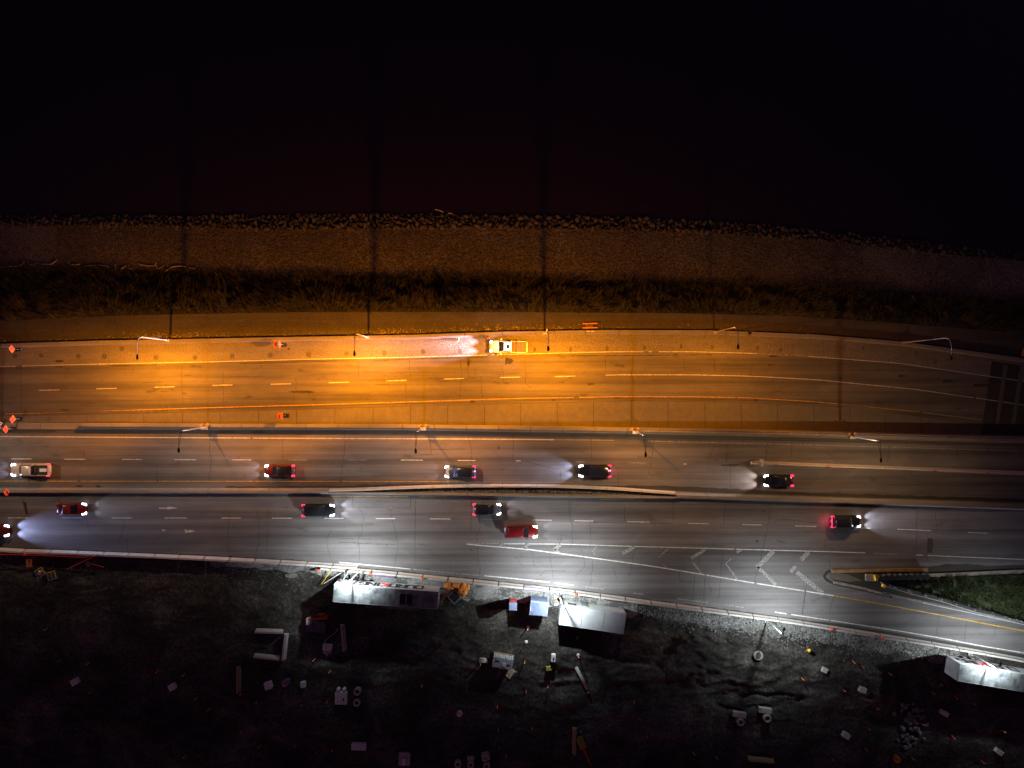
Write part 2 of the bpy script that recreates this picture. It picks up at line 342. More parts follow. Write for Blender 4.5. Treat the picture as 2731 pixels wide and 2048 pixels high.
# carriageway edges in the photograph
Bline = [(-420, 1450), (0, 1466), (71, 1470), (140, 1472.5), (210, 1475), (280, 1478), (345, 1480.5), (415, 1483), (480, 1486), (548, 1489), (615, 1492.5), (682, 1496), (750, 1499.5), (820, 1503.5), (889, 1508), (957, 1512.5)]
Bline2 = [(857, 1513.5), (925, 1519), (992, 1525), (1060, 1531), (1128, 1538), (1195, 1545), (1262, 1551), (1330, 1558), (1397, 1564.5), (1465, 1572), (1533, 1580), (1600, 1589), (1667, 1598), (1735, 1607.5), (1803, 1616), (1870, 1625), (1938, 1634), (2005, 1643), (2073, 1652), (2140, 1662), (2208, 1673), (2277, 1684), (2345, 1695), (2415, 1706), (2483, 1717), (2550, 1728.5), (2620, 1740.5), (2690, 1753), (2760, 1767), (2830, 1782)]
Edge = Bline[:-2] + Bline2[1:]
WallN = [(-420, 1124), (0, 1124.5), (560, 1127), (700, 1130), (1080, 1131), (1640, 1137.5), (2180, 1148), (2260, 1151), (2731, 1164), (3200, 1178)]
WallS = [(-420, 1146), (0, 1146), (560, 1147.5), (1100, 1148), (1640, 1157), (2171, 1168), (2731, 1183), (3200, 1196)]
site_top = [(u, v + 3) for u, v in Edge]
site_top[0] = (-600, 1450); site_top[-1] = (3300, 1880)
def zsite(u, v):
    e = lerp(Edge, u); d = max(0.0, v - e)
    k = min(1, d / 60)
    z = -0.06 - 0.4 * k + 1.0 * k * (fbm(u / 110 + 9, v / 60 + 3, 3) - 0.47) + 0.4 * k * (max(0, 1 - abs(fbm(u / 60 + 2, v / 34 + 8, 3) - .46) * 9) * .35) + 0.10 * k * (fbm(u / 12, v / 8, 2) - 0.45)
    g = math.exp(-(((u - 1500) / 75) ** 2 + ((v - 1745) / 40) ** 2)); z += 0.9 * g
    g = math.exp(-(((u - 1900) / 120) ** 2 + ((v - 1705) / 30) ** 2)); z += 0.8 * g * fbm(u / 14, v / 8)
    for cu, cv, ru, rv, am in ((1850, 1765, 75, 55, .9), (2282, 1842, 62, 55, .9), (1975, 1800, 120, 26, .7), (2160, 1790, 40, 50, .6), (1480, 1800, 70, 38, .6), (1190, 1760, 75, 50, .5), (2000, 1870, 110, 24, -.9), (1690, 1800, 60, 24, .6), (640, 1735, 60, 45, .4)):
        q = math.hypot((u - cu) / ru, (v - cv) / rv)
        if q < 2.2: q += 1.5 * (fbm(u / 42 + cu, v / 30, 3) - .45)
        if q < 1.6: z += am * .7 * math.exp(-((q - .75) / .3) ** 2) * (.3 + 1.2 * fbm(u / 16, v / 11, 2)) + am * .35 * math.exp(-(q / .6) ** 2)
    return z
def f_site(u, v, t): return P(u, v, zsite(u, v) if t > 0 else -0.05)
nu, nv = 560, 200
vs = []; fs = []
for i in range(nu + 1):
    u = -300 + 3300 * i / nu; a = lerp(Edge, u) - 4
    for j in range(nv + 1):
        v = a + (2240 - a) * j / nv; vs.append(P(u, v, zsite(u, v) - 0.02))
for i in range(nu):
    for j in range(nv):
        a = i * (nv + 1) + j; fs.append((a, a + 1, a + nv + 2, a + nv + 1))
o = struct(MB().add(vs, fs).build("work_site_ground", "dirt_site", smooth=True))
mb = MB(); mb.add([(-1800, -62, -1.4), (-1800, -2200, -3), (1800, -2200, -3), (1800, -62, -1.4)], [(0, 1, 2, 3)]); struct(mb.build("land", "dirt_site"))

def on_site(name, m, top, bot, u0, u1, nu, nv, dz):
    o = link(name, ribbon_mesh(name, m, top, bot, u0, u1, nu, nv, lambda u, v, t: P(u, v, zsite(u, v) + dz))); return struct(o)
def ragged(poly, off, amp, seed): return [(u, lerp(poly, u) + off + amp * (fbm(u / 17, seed, 4) - .47) * 2) for u in range(-300, 3000, 9)]
on_site("gravel_apron", "apron", ragged(Edge, 0, 0, 1), ragged(Edge, 44, 26, 2.5), 960, 1700, 160, 12, .015)
on_site("gravel_apron", "apron", ragged(Edge, 0, 0, 1), ragged(Edge, 20, 16, 7.5), 560, 960, 90, 8, .015)
on_site("rubble_bank", "rubble_ground", ragged(Edge, 0, 0, 1), ragged(Edge, 42, 24, 4.5), 1770, 2560, 170, 12, .02)
# roads
def road(name, m, top, bot, zf, nu=180):
    o = link(name, ribbon_mesh(name, m, top, bot, -420, 3200, nu, 2, lambda u, v, t: P(u, v, zf(u)))); return struct(o)
Ubar_s = [(u, v + 6) for u, v in Ubar]
upper = road("upper_road", "asphalt_upper", Ubar_s, [(u, v + 2) for u, v in WallN], zU)
lower = road("main_road", "asphalt_lower", [(u, v - 8) for u, v in WallS], [(u, v + 1.5) for u, v in Edge], lambda u: 0.0)
white_u = [(-400, 984), (0, 977.5), (100, 975), (260, 971), (560, 965), (820, 958), (1080, 953), (1360, 945), (1500, 941), (1640, 938), (1850, 938), (2000, 942), (2180, 952), (2400, 969), (2731, 1017), (3200, 1085)]
yellow_u = [(-400, 1110), (0, 1104), (230, 1098), (560, 1087), (820, 1080), (1080, 1072), (1360, 1063), (1640, 1058), (1850, 1058), (2000, 1061), (2171, 1071), (2455, 1099), (2620, 1120), (2800, 1140)]
mid_u = [(-400, 1046), (105, 1041), (285, 1036), (440, 1032), (590, 1027), (750, 1024), (900, 1020), (1060, 1015), (1210, 1010), (1360, 1006), (1500, 1004), (1640, 999.5), (1850, 999.5), (2000, 1003), (2171, 1012), (2440, 1038), (2731, 1080), (3200, 1150)]
shoulder = link("shoulder", ribbon_mesh("shoulder", "shoulder_rough", [(u, v + 6.5) for u, v in Ubar], [(u, v - 1) for u, v in white_u], -420, 3200, 150, 1, lambda u, v, t: U(u, v, 0.004))); shoulder.parent = upper
# painted lines
def line_pts(poly, u0, u1, zf, dz, step=40, off=0.0):
    n = max(1, int(abs(u1 - u0) / step)); return [P(u, lerp(poly, u) + off, zf(u) + dz) for u in [u0 + (u1 - u0) * k / n for k in range(n + 1)]]
zero = lambda u: 0.0
def line(parent, name, m, poly, u0, u1, zf=zero, w=0.13, dz=0.008, worn=0.0):
    return strip(MB(), line_pts(poly, u0, u1, zf, dz), w).build(name, m, parent)
for a, b in ((-400, 43), (60, 1300), (1310, 1718), (1730, 1738), (1757, 2020), (2157, 3100)): line(upper, "edge_line", "white_line", white_u, a, b, zU, 0.11)
line(upper, "edge_line", "worn_line", white_u, 2020, 2157, zU, 0.13)
for a, b in ((13, 1530), (1545, 1960), (1966, 2453)): line(upper, "yellow_line", "yellow_line", yellow_u, a, b, zU, 0.11)
line(upper, "yellow_line", "kerb_grey", yellow_u, 2462, 2618, zU, 0.16)
for a in (104, 257, 412, 566, 722, 877, 1030, 1184, 1334, 1480): line(upper, "lane_dash", "white_line", mid_u, a, a + 54, zU, 0.11)
line(upper, "lane_line", "white_line", mid_u, 1616, 2596, zU, 0.11); line(upper, "lane_line", "white_line", mid_u, 2603, 3100, zU, 0.11)
white_m = [(-400, 1162), (0, 1164), (560, 1167.6), (1080, 1170), (1300, 1171), (1640, 1174), (2020, 1183), (2180, 1187), (2731, 1203), (3200, 1216)]
for a, b in ((-400, 668), (673, 1478)): line(lower, "edge_line", "white_line", white_m, a, b, zero, 0.15)
for a, b in ((1480, 1638), (1728, 1800), (1806, 2060), (2065, 2370), (2380, 2731)): line(lower, "edge_line", "worn_line", white_m, a, b, zero, 0.12)
dash_m = [(0, 1223.5), (300, 1225), (600, 1226.3), (1100, 1226.8), (1400, 1229), (1640, 1233), (1830, 1237.5)]
for k, (a, b) in enumerate(((30, 84), (170, 227), (325, 380), (465, 523), (618, 670), (771, 821), (928, 976), (1069, 1127), (1220, 1268), (1376, 1389), (1536, 1560), (1677, 1725), (1823, 1832))):
    line(lower, "lane_dash", "worn_line" if k in (5, 6, 10, 11) else "white_line", dash_m, a, b, zero, 0.11)
yel_m = [(-400, 1283), (0, 1283), (560, 1283.5), (1080, 1284), (1300, 1285), (1530, 1287)]
for a, b in ((-400, 208), (216, 418), (424, 676), (680, 905), (912, 1240)): line(lower, "yellow_line", "yellow_line", yel_m, a, b, zero, 0.12)
line(lower, "yellow_line", "kerb_grey", yel_m, 1250, 1530, zero, 0.12)
yel_l = [(-400, 1322), (0, 1323), (560, 1323.5), (1090, 1324), (1180, 1325.5), (1640, 1331.5), (1722, 1335)]
for a, b in ((-400, 110), (156, 268), (360, 671), (674, 1090), (1120, 1190), (1600, 1720)): line(lower, "yellow_line", "yellow_line", yel_l, a, b, zero, 0.11)
dash_l = [(0, 1381), (560, 1381.2), (1060, 1383), (1200, 1384), (1450, 1387), (1700, 1391.6), (1860, 1396), (2000, 1399.4), (2150, 1403), (2302, 1408), (2440, 1413), (2610, 1421), (2731, 1427)]
for k, (a, b) in enumerate(((22, 76), (164, 218), (297, 352), (439, 499), (591, 642), (726, 779), (864, 916), (1002, 1054), (1147, 1202), (1284, 1325), (1421, 1472), (1532, 1582), (1673, 1732), (1834, 1889), (1980, 2031), (2121, 2177), (2281, 2323), (2393, 2482), (2582, 2634))):
    line(lower, "lane_dash", "worn_line" if k == 9 else "white_line", dash_l, a, b, zero, 0.12)
goreA = [(1245, 1448), (1340, 1450), (1500, 1451), (1640, 1455.5), (1800, 1460), (2000, 1465.5), (2171, 1470), (2300, 1474), (2444, 1480), (2731, 1492), (3200, 1512)]
goreB = [(1245, 1451), (1307, 1457), (1400, 1464), (1485, 1475), (1640, 1496), (1740, 1510), (1880, 1533), (2000, 1553), (2100, 1569), (2171, 1580), (2226, 1589), (2340, 1609), (2508, 1640), (2642, 1666), (2731, 1682), (3200, 1770)]
for a, b, m in ((1245, 1330, "worn_line"), (1345, 1400, "white_line"), (1405, 1640, "white_line"), (1640, 1958, "white_line"), (1962, 2308, "white_line"), (2330, 2395, "worn_line"), (2443, 2462, "white_line"), (2474, 3100, "white_line")): line(lower, "gore_line", m, goreA, a, b, zero, 0.13)
for a, b, m in ((1245, 1880, "white_line"), (1884, 2012, "white_line"), (2018, 2145, "white_line"), (2150, 2224, "white_line"), (2226, 3100, "yellow_line")): line(lower, "gore_line", m, goreB, a, b, zero, 0.17, .0165)
def seg(parent, name, m, pts, w, dz=0.008):
    return strip(MB(), [P(u, v, dz) for u, v in pts], w).build(name, m, parent)
for pts, w in (([(1333, 1457), (1342, 1449)], .25), ([(1398, 1465), (1402, 1459), (1410, 1451)], .45), ([(1393, 1461), (1410, 1466)], .4), ([(1478, 1466), (1487, 1459), (1495, 1452)], .5), ([(1478, 1466), (1494, 1476)], .45), ([(1580, 1470), (1592, 1457)], .12), ([(1580, 1470), (1588, 1480)], .1),
               ([(1661, 1476), (1692, 1458)], .55), ([(1757, 1486), (1783, 1462)], .15), ([(1768, 1504), (1783, 1519)], .12), ([(1843, 1489), (1880, 1466)], .5), ([(1848, 1500), (1872, 1531)], .25), ([(1935, 1503), (1950, 1490)], .15), ([(1965, 1473), (1978, 1466)], .35), ([(1935, 1503), (1968, 1545)], .2), ([(1946, 1520), (1965, 1545)], .12),
               ([(2018, 1513), (2030, 1503), (2063, 1469)], .7), ([(2020, 1513), (2040, 1530), (2070, 1560)], .5), ([(2109, 1525), (2122, 1510)], .55), ([(2136, 1493), (2157, 1472)], .7), ([(2125, 1526), (2155, 1550), (2196, 1584)], .7)):
    seg(lower, "chevron_stripe", "worn_line", pts, w, .0125)
edge_s = [(-100, 1458), (300, 1467), (600, 1480), (900, 1499), (1080, 1516), (1200, 1528), (1300, 1536), (1450, 1551), (1600, 1570), (1715, 1585), (1890, 1607), (1990, 1621), (2098, 1637), (2200, 1652), (2400, 1683), (2500, 1700), (2620, 1723), (2731, 1741), (3200, 1830)]
for a, b, m in ((905, 1095, "white_line"), (1100, 1225, "worn_line"), (1228, 1278, "worn_line"), (1292, 1465, "white_line"), (1480, 1530, "white_line"), (1560, 1610, "worn_line"), (1689, 1716, "worn_line"), (1803, 1890, "worn_line"), (1935, 1990, "worn_line"), (2066, 2098, "white_line"), (2110, 2210, "white_line"), (2215, 3100, "white_line")): line(lower, "edge_line", m, edge_s, a, b, zero, 0.15)
# painted arrow and the torn remains of another
mb = MB(); z = 0.008
mb.add([P(424, 1353.5, z), P(424, 1357, z), P(447, 1356.5, z), P(447, 1354, z)], [(0, 1, 2, 3)])
mb.add([P(446, 1350.5, z), P(446, 1359, z), P(474, 1354.5, z)], [(0, 1, 2)]); mb.build("painted_arrow", "white_line", lower)
mb = MB(); mb.add([P(u, v, z) for u, v in ((491, 1413), (496, 1411), (500, 1414), (513, 1413), (520, 1417), (511, 1420), (498, 1420), (492, 1421), (494, 1417))], [tuple(range(9))]); mb.build("paint_remnant", "white_line", lower)
mb = MB(); mb.add([P(u, v, z) for u, v in ((432, 1412), (443, 1413), (438, 1416), (433, 1416.5))], [tuple(range(4))]); mb.build("paint_remnant", "white_line", lower)
# cracks and sawn joints
def crack(mb, pts, w=0.05, jit=2.0, zf=zero, dz=0.0055):
    out = []
    for (a, b), (c, d) in zip(pts, pts[1:]):
        n = max(2, int(math.hypot(c - a, d - b) / 7))
        for k in range(n): t = k / n; out.append((a + (c - a) * t + random.uniform(-jit, jit) * (k > 0), b + (d - b) * t))
    out.append(pts[-1]); P3 = [P(u, v, zf(u) + dz) for u, v in out]
    strip(mb, P3, w, [w * random.uniform(0.5, 1.5) for _ in P3])
mb = MB()
for pts in ([(486, 975), (485, 1022), (490, 1080)], [(595, 990), (597, 1084)], [(955, 965), (956, 1006)], [(1091, 960), (1094, 1014)], [(1082, 1022), (1084, 1080)], [(1228, 950), (1231, 1000), (1224, 1065)], [(1245, 975), (1250, 1005), (1268, 1008)], [(1268, 980), (1268, 1007)], [(1283, 1004), (1286, 1070)], [(1400, 975), (1402, 1022), (1416, 1034)], [(1615, 950), (1616, 985)], [(1340, 975), (1342, 1020)], [(1320, 1000), (1380, 996)],
            [(1688, 948), (1684, 1000), (1690, 1020)], [(1822, 950), (1825, 985)], [(1825, 987), (1873, 987)], [(1903, 950), (1906, 985), (1912, 992)], [(2006, 955), (2002, 1000)], [(789, 1010), (790, 1040)], [(780, 1050), (785, 1080)], [(810, 1000), (900, 997)], [(63, 1035), (180, 1033)], [(380, 1021), (430, 1018)], [(1140, 1008), (1250, 1012)], [(610, 1005), (700, 1003)], [(1000, 1026), (1080, 1024)], [(56, 980), (56, 1100)], [(1212, 1045), (1225, 1060), (1230, 1050)]):
    crack(mb, pts, 0.045, 1.6, zU)
for vv, a, b in ((6, 300, 420), (7, 640, 900), (6, 1000, 1300), (8, 1500, 1900)): crack(mb, [(a, lerp(white_u, a) + vv), (b, lerp(white_u, b) + vv - 1)], 0.09, 0, zU)
stuff(mb.build("crack", "tar", upper))
mb = MB()
for pts in ([(222, 1200), (227, 1225)], [(224, 1150), (222, 1170)], [(560, 1150), (558, 1200), (564, 1230), (556, 1282)], [(753, 1170), (755, 1225)], [(919, 1150), (921, 1180), (916, 1230), (908, 1282)], [(1143, 1158), (1150, 1200), (1148, 1212)], [(1150, 1199), (1240, 1197)], [(1120, 1213), (1148, 1211)], [(1249, 1160), (1256, 1190), (1259, 1238)], [(1369, 1155), (1367, 1225)], [(1400, 1230), (1450, 1243), (1478, 1250), (1530, 1246)], [(1577, 1170), (1577, 1222)], [(1742, 1163), (1741, 1180), (1744, 1190), (1738, 1225), (1730, 1262), (1740, 1270)],
            [(1905, 1190), (1895, 1210), (1890, 1230)], [(1940, 1182), (1936, 1235)], [(1947, 1242), (1949, 1300)], [(2046, 1178), (2042, 1230)], [(2112, 1180), (2110, 1215)], [(2206, 1186), (2209, 1212), (2226, 1218), (2232, 1240)], [(2371, 1186), (2368, 1232)], [(2552, 1195), (2556, 1228)], [(213, 1260), (210, 1283)], [(420, 1250), (418, 1283)], [(1495, 1255), (1496, 1285)], [(1640, 1187), (1720, 1189)], [(1700, 1218), (1740, 1220)], [(2428, 1245), (2430, 1270)], [(2545, 1262), (2540, 1275)],
            [(155, 1326), (157, 1355)], [(230, 1370), (236, 1415)], [(60, 1335), (66, 1362)], [(325, 1375), (330, 1400), (322, 1428), (341, 1440), (340, 1472)], [(322, 1428), (317, 1446)], [(612, 1362), (608, 1420), (606, 1450), (613, 1482)], [(683, 1355), (690, 1400), (690, 1445), (682, 1478)], [(716, 1358), (712, 1470)], [(882, 1412), (872, 1440), (875, 1465), (883, 1490)], [(956, 1353), (972, 1378), (964, 1400), (965, 1420), (955, 1440), (960, 1480), (958, 1495)], [(1040, 1358), (1045, 1385), (1052, 1405), (1058, 1440), (1062, 1455), (1055, 1490), (1051, 1520)],
            [(907, 1437), (1060, 1438)], [(900, 1446), (1054, 1453)], [(1257, 1328), (1256, 1415)], [(1278, 1375), (1280, 1405), (1272, 1430), (1275, 1500), (1282, 1515), (1274, 1545)], [(1516, 1330), (1518, 1380), (1527, 1400), (1526, 1452)], [(1521, 1330), (1523, 1385)], [(1574, 1392), (1575, 1450)], [(1497, 1420), (1494, 1450)], [(1545, 1460), (1558, 1482), (1558, 1513), (1538, 1533)], [(1466, 1482), (1471, 1510), (1476, 1545)], [(1420, 1475), (1426, 1510)], [(1375, 1485), (1395, 1512)], [(1580, 1495), (1576, 1560)], [(1634, 1510), (1645, 1545)], [(1650, 1262), (1650, 1300)],
            [(1692, 1465), (1684, 1510), (1680, 1542)], [(1810, 1510), (1813, 1548), (1848, 1552)], [(1866, 1460), (1865, 1505)], [(1852, 1535), (1850, 1590), (1843, 1610)], [(1880, 1540), (1877, 1615)], [(1885, 1555), (1894, 1565), (1897, 1580)], [(1928, 1465), (1922, 1530), (1917, 1600)], [(2055, 1345), (2050, 1390), (2046, 1412), (2036, 1460), (2026, 1500), (2012, 1552)], [(2052, 1398), (2090, 1385), (2180, 1395)], [(2152, 1540), (2150, 1560), (2138, 1640)], [(2148, 1580), (2140, 1645)], [(2152, 1538), (2180, 1541)], [(2190, 1350), (2203, 1408), (2200, 1470)], [(2446, 1358), (2443, 1475)], [(2495, 1365), (2498, 1400), (2498, 1425)], [(2474, 1425), (2476, 1440), (2472, 1475), (2474, 1495)],
            [(2223, 1588), (2212, 1640)], [(2505, 1640), (2497, 1695)], [(2578, 1655), (2573, 1710)], [(2655, 1668), (2654, 1700)], [(1112, 1450), (1160, 1457)], [(2210, 1488), (2216, 1512)], [(1200, 1507), (1202, 1520)]):
    crack(mb, pts, 0.05, 1.5)
for pts in ([(1095, 1326), (1095, 1355), (1048, 1354), (1048, 1359), (1036, 1359), (1036, 1354), (740, 1354)], [(941, 1324), (941, 1353)], [(1108, 1328), (1106, 1505)], [(1796, 1333), (1796, 1396), (1575, 1392)], [(2444, 1357), (2180, 1340), (1800, 1334)], [(1666, 1350), (1665, 1390)], [(1934, 1345), (1930, 1400)], [(267, 1325), (266, 1352)], [(1745, 1400), (1750, 1405)], [(1130, 1283), (1131, 1290)], [(1440, 1535), (1455, 1522), (1510, 1523)], [(1800, 1451), (1935, 1456)]):
    crack(mb, pts, 0.06, 0)
stuff(mb.build("crack", "tar", lower))
# round core patches in the shoulder, drains and asphalt repairs
for u, v in ((40, 949), (110, 948), (209, 950), (278, 950), (325, 930), (416, 954), (520, 953), (619, 950), (721, 947), (823, 946), (924, 943), (1024, 941), (1128, 938), (1225, 936), (1424, 932), (1520, 931), (1617, 929), (1717, 927), (1815, 924), (1898, 926), (2019, 928), (2080, 932), (2301, 927), (2443, 942), (2494, 965)):
    p = U(u, v, 0.009); mb = MB(); r = random.uniform(.36, .44)
    ring = [(p.x + (r * random.uniform(.95, 1.05)) * math.cos(t), p.y + r * math.sin(t), p.z) for t in [k * math.pi / 10 for k in range(20)]]
    mb.add(ring, [tuple(range(20))]); mb.build("round_patch", mat("core_patch", (.085, .075, .066), .9, var=.35, scale=4), upper)
    ring2 = [(p.x + .55 * r * math.cos(t), p.y + .55 * r * math.sin(t), p.z + .003) for t in [k * math.pi / 10 for k in range(20)]]
def blob(parent, name, m, u, v, ru, rv, zf=zero, dz=0.009, n=22, j=.25):
    pts = []
    for k in range(n):
        t = 2 * math.pi * k / n; q = 1 + random.uniform(-j, j); pts.append(P(u + ru * q * math.cos(t), v + rv * q * math.sin(t), zf(u) + dz))
    return MB().add(pts, [tuple(reversed(range(n)))]).build(name, m, parent)
blob(upper, "tar_patch", "tar", 1352, 963, 15, 8, zU); blob(upper, "drain_patch", "seam", 1249, 963, 5.5, 7, zU); blob(upper, "tar_patch", "seam", 1249, 972, 3, 6, zU)
for u, v, a, b in ((1258, 1071, 8, 3), (320, 975, 26, 1.6), (800, 1045, 30, 3), (826, 1046, 10, 3), (837, 1066, 4, 3), (172, 1093, 12, 2), (158, 963, 12, 3), (1570, 1024, 16, 2.5), (2055, 950, 22, 2.5), (2015, 1067, 6, 4), (2520, 1017, 28, 4), (2600, 1028, 34, 4), (2400, 1003, 20, 3), (2341, 1069, 2.5, 2), (1475, 1067, 9, 2), (1640, 1061, 9, 1.3), (50, 981, 9, 1.8), (770, 931, 3, 3)):
    blob(upper, "stain", "mud_stain", u, v, a, b, zU)
for u, v, a, b in ((70, 1150, 80, 4.5), (600, 1152, 35, 4), (690, 1152, 18, 3.5), (1330, 1194, 2.5, 4), (212, 1296, 9, 3), (262, 1297, 7, 3), (2019, 1443, 4, 3), (2036, 1364, 3, 2.5), (1257, 1466, 3, 2), (2480, 1455, 8, 24), (1950, 1240, 30, 3), (2219, 1464, 2.5, 2)):
    blob(lower, "stain", "mud_stain", u, v, a, b)
def band(parent, name, m, top, bot, u0, u1, zf=zero, dz=0.006, nu=60, j=1.0):
    def g(u, v, t): return P(u, v + (j * (fbm(u / 11 + t * 40, 3.3) - .47) * 5 if (t == 0) else 0), zf(u) + dz)
    return link(name, ribbon_mesh(name, m, top, bot, u0, u1, nu, 1, g), parent)
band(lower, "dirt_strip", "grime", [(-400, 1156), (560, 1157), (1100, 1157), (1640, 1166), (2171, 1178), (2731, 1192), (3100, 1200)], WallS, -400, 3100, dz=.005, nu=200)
band(lower, "dirt_strip", "mud_stain", [(600, 1297), (900, 1295), (1100, 1290), (1640, 1294), (1800, 1296), (2171, 1314), (2731, 1330), (3000, 1336)], [(600, 1302), (900, 1300), (1100, 1297), (1640, 1301), (1866, 1312), (2171, 1322), (2731, 1340), (3000, 1345)], 600, 3000, nu=160)
band(lower, "dirt_strip", "mud_stain", [(u, v - 9) for u, v in Edge], Edge, -300, 2960, nu=260, j=1.3)
band(lower, "dirt_strip", "mud_stain", [(2160, 1655), (2240, 1664), (2500, 1706), (2731, 1746), (3000, 1800)], Edge, 2160, 2960, nu=60, dz=.0065, j=.3)
band(lower, "water_stain", "mud_stain", [(2470, 1514), (2520, 1504), (2580, 1504), (2640, 1510), (2731, 1506)], [(2470, 1528), (2520, 1531), (2600, 1528), (2731, 1521)], 2470, 2731, nu=40)
# gantry shadow painted dark, with two lit gaps, at the upper road's right end
MATS["shadow_dark"] = ground_mat("shadow_dark", [(0.3, (.03, .028, .025)), (0.8, (.06, .055, .05))], .5, 6, .2, 20, (.4, 1, 1), .2, .1)
def quad(parent, name, m, pts, zf=zero, dz=0.006): return MB().add([P(u, v, zf(u) + dz) for u, v in reversed(pts)], [tuple(range(len(pts)))]).build(name, m, parent)
def shadow_sheet(name, m, la, lb, ra, rb, dz, nu=1, nv=10):
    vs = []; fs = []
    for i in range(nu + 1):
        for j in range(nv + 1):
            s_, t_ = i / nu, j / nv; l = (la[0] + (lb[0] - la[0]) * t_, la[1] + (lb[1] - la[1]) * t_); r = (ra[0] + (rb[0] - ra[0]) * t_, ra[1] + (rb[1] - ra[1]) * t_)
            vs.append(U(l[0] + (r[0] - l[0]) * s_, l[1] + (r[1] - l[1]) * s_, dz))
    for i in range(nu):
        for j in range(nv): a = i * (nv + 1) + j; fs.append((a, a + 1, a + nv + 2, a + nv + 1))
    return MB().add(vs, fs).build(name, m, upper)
shadow_sheet("painted_shadow", "shadow_dark", (2645, 962), (2616, 1160), (3180, 1052), (3180, 1178), .0065, 60)
shadow_sheet("lit_gap", "slab_concrete", (2676, 972), (2655, 1131), (2688, 974), (2663, 1133), .014)
shadow_sheet("lit_gap", "slab_concrete", (2718, 987), (2697, 1131), (2729, 990), (2707, 1133), .014)
# slabs of the inner shoulder
slab_top = [(-400, 1112), (0, 1109), (231, 1105), (487, 1099.5), (689, 1095), (893, 1089), (1095, 1083), (1194, 1081), (1389, 1076), (1583, 1071.5), (1683, 1069), (1880, 1070.5), (2074, 1077.5), (2171, 1081.5), (2266, 1087.5), (2362, 1098.5), (2554, 1123), (2617, 1133)]
seams = [-90, 32, 132, 231, 383, 487, 587, 689, 791, 893, 995, 1095, 1194, 1292, 1389, 1486, 1583, 1683, 1782, 1880, 1977, 2074, 2171, 2266, 2362, 2458, 2554, 2616]
sub = link("slab_bed", ribbon_mesh("slab_bed", "seam", slab_top, [(u, v + 1.5) for u, v in WallN], -90, 2616, 80, 1, lambda u, v, t: U(u, v, 0.006)), upper)
for a, b in zip(seams, seams[1:]):
    mb = MB(); g = 0.7
    us = [a + g, (a + b) / 2, b - g]; top = [U(u, lerp(slab_top, u) + 0.8, 0.03) for u in us]; bot = [U(u, lerp(WallN, u) + 1.0, 0.03) for u in us]
    vs = top + bot + [p - Vector((0, 0, .03)) for p in top + bot]
    mb.add(vs, [(0, 3, 4, 1), (1, 4, 5, 2), (0, 1, 7, 6), (1, 2, 8, 7), (3, 9, 10, 4), (4, 10, 11, 5), (0, 6, 9, 3), (2, 5, 11, 8)]); mb.build("slab", "slab_concrete", upper)
line(upper, "gutter", "seam", [(u, v - 7) for u, v in slab_top], -80, 2600, zU, 0.07)
# ------------------------------------------------------------------ barriers
def profile_run(name, m, pts, prof, parent, loc0=None):
    """sweep of a cross-section (offset, height) along world points"""
    vs = []; n = len(pts); k = len(prof)
    for i, p in enumerate(pts):
        d = (pts[min(i + 1, n - 1)] - pts[max(i - 1, 0)]); d.z = 0; d.normalize(); q = Vector((-d.y, d.x, 0))
        for o, h in prof: vs.append(p + q * o + Vector((0, 0, h)))
    fs = []
    for i in range(n - 1):
        for j in range(k - 1): fs.append((i * k + j, (i + 1) * k + j, (i + 1) * k + j + 1, i * k + j + 1))
    fs.append(tuple(range(k))); fs.append(tuple(reversed(range((n - 1) * k, n * k))))
    return MB().add(vs, fs).build(name, m, parent)
JERSEY = [(-.33, 0), (-.33, .08), (-.18, .33), (-.10, .85), (.10, .85), (.18, .33), (.33, .08), (.33, 0)]
# roadside wall north of the upper road: wide coping, sloped toe towards the road
nb = thing("roadside_wall", "long low concrete wall between upper road and dirt path", "wall")
NPROF = [(.28, -.7), (.28, .75), (-.12, .75), (-.17, .30), (-.36, .10), (-.36, 0)]
cuts = [-400, -280, -150, -40, 60, 160, 270, 370, 423, 475, 560, 650, 740, 830, 917, 962, 1010, 1055, 1100, 1150, 1240, 1340, 1429, 1479, 1560, 1650, 1740, 1820, 1881, 1934, 1992, 2003, 2040, 2130, 2220, 2310, 2390, 2430, 2520, 2610, 2700, 2800, 2950, 3150]
NBc = [(u, v + 5.5) for u, v in Ubar]
for a, b in zip(cuts, cuts[1:]):
    if (a, b) == (1992, 2003): continue
    us = [a + .5 + (b - a - 1) * k / 3 for k in range(4)]
    profile_run("wall_segment", "concrete_wall", [U(u, lerp(NBc, u)) for u in us][::1], NPROF, nb)
# median wall between the carriageways, steel railing on its right half
mw = thing("median_wall", "long double concrete wall between the upper road and the main road", "wall")
Mc = [(-420, 1135), (0, 1135), (230, 1136.5), (560, 1138), (1080, 1140), (1640, 1148.5), (2180, 1160), (2731, 1175), (3200, 1188)]
MPROF_L = [(.50, -.1), (.50, .16), (-.50, .16), (-.50, 0)]
MPROF = [(.52, -4.6), (.50, .95), (.02, .95), (.0, .72), (-.14, .72), (-.22, .30), (-.42, .10), (-.42, 0)]
cuts = [-400, -250, -100, 10, 110, 222]
for a, b in zip(cuts, cuts[1:]): profile_run("wall_segment", "concrete_wall", [P(a + .5, lerp(Mc, a)), P(b - .5, lerp(Mc, b))], MPROF_L, mw)
cuts = [224] + list(range(310, 3200, 85))
for a, b in zip(cuts, cuts[1:]): profile_run("wall_segment", "concrete_wall", [P(a + .5, lerp(Mc, a)), P(b - .5, lerp(Mc, b))], MPROF, mw)
rl = thing("railing", "thin steel railing with two rails on top of the median wall", "railing")
us = [1696 + 34.4 * k for k in range(44)]
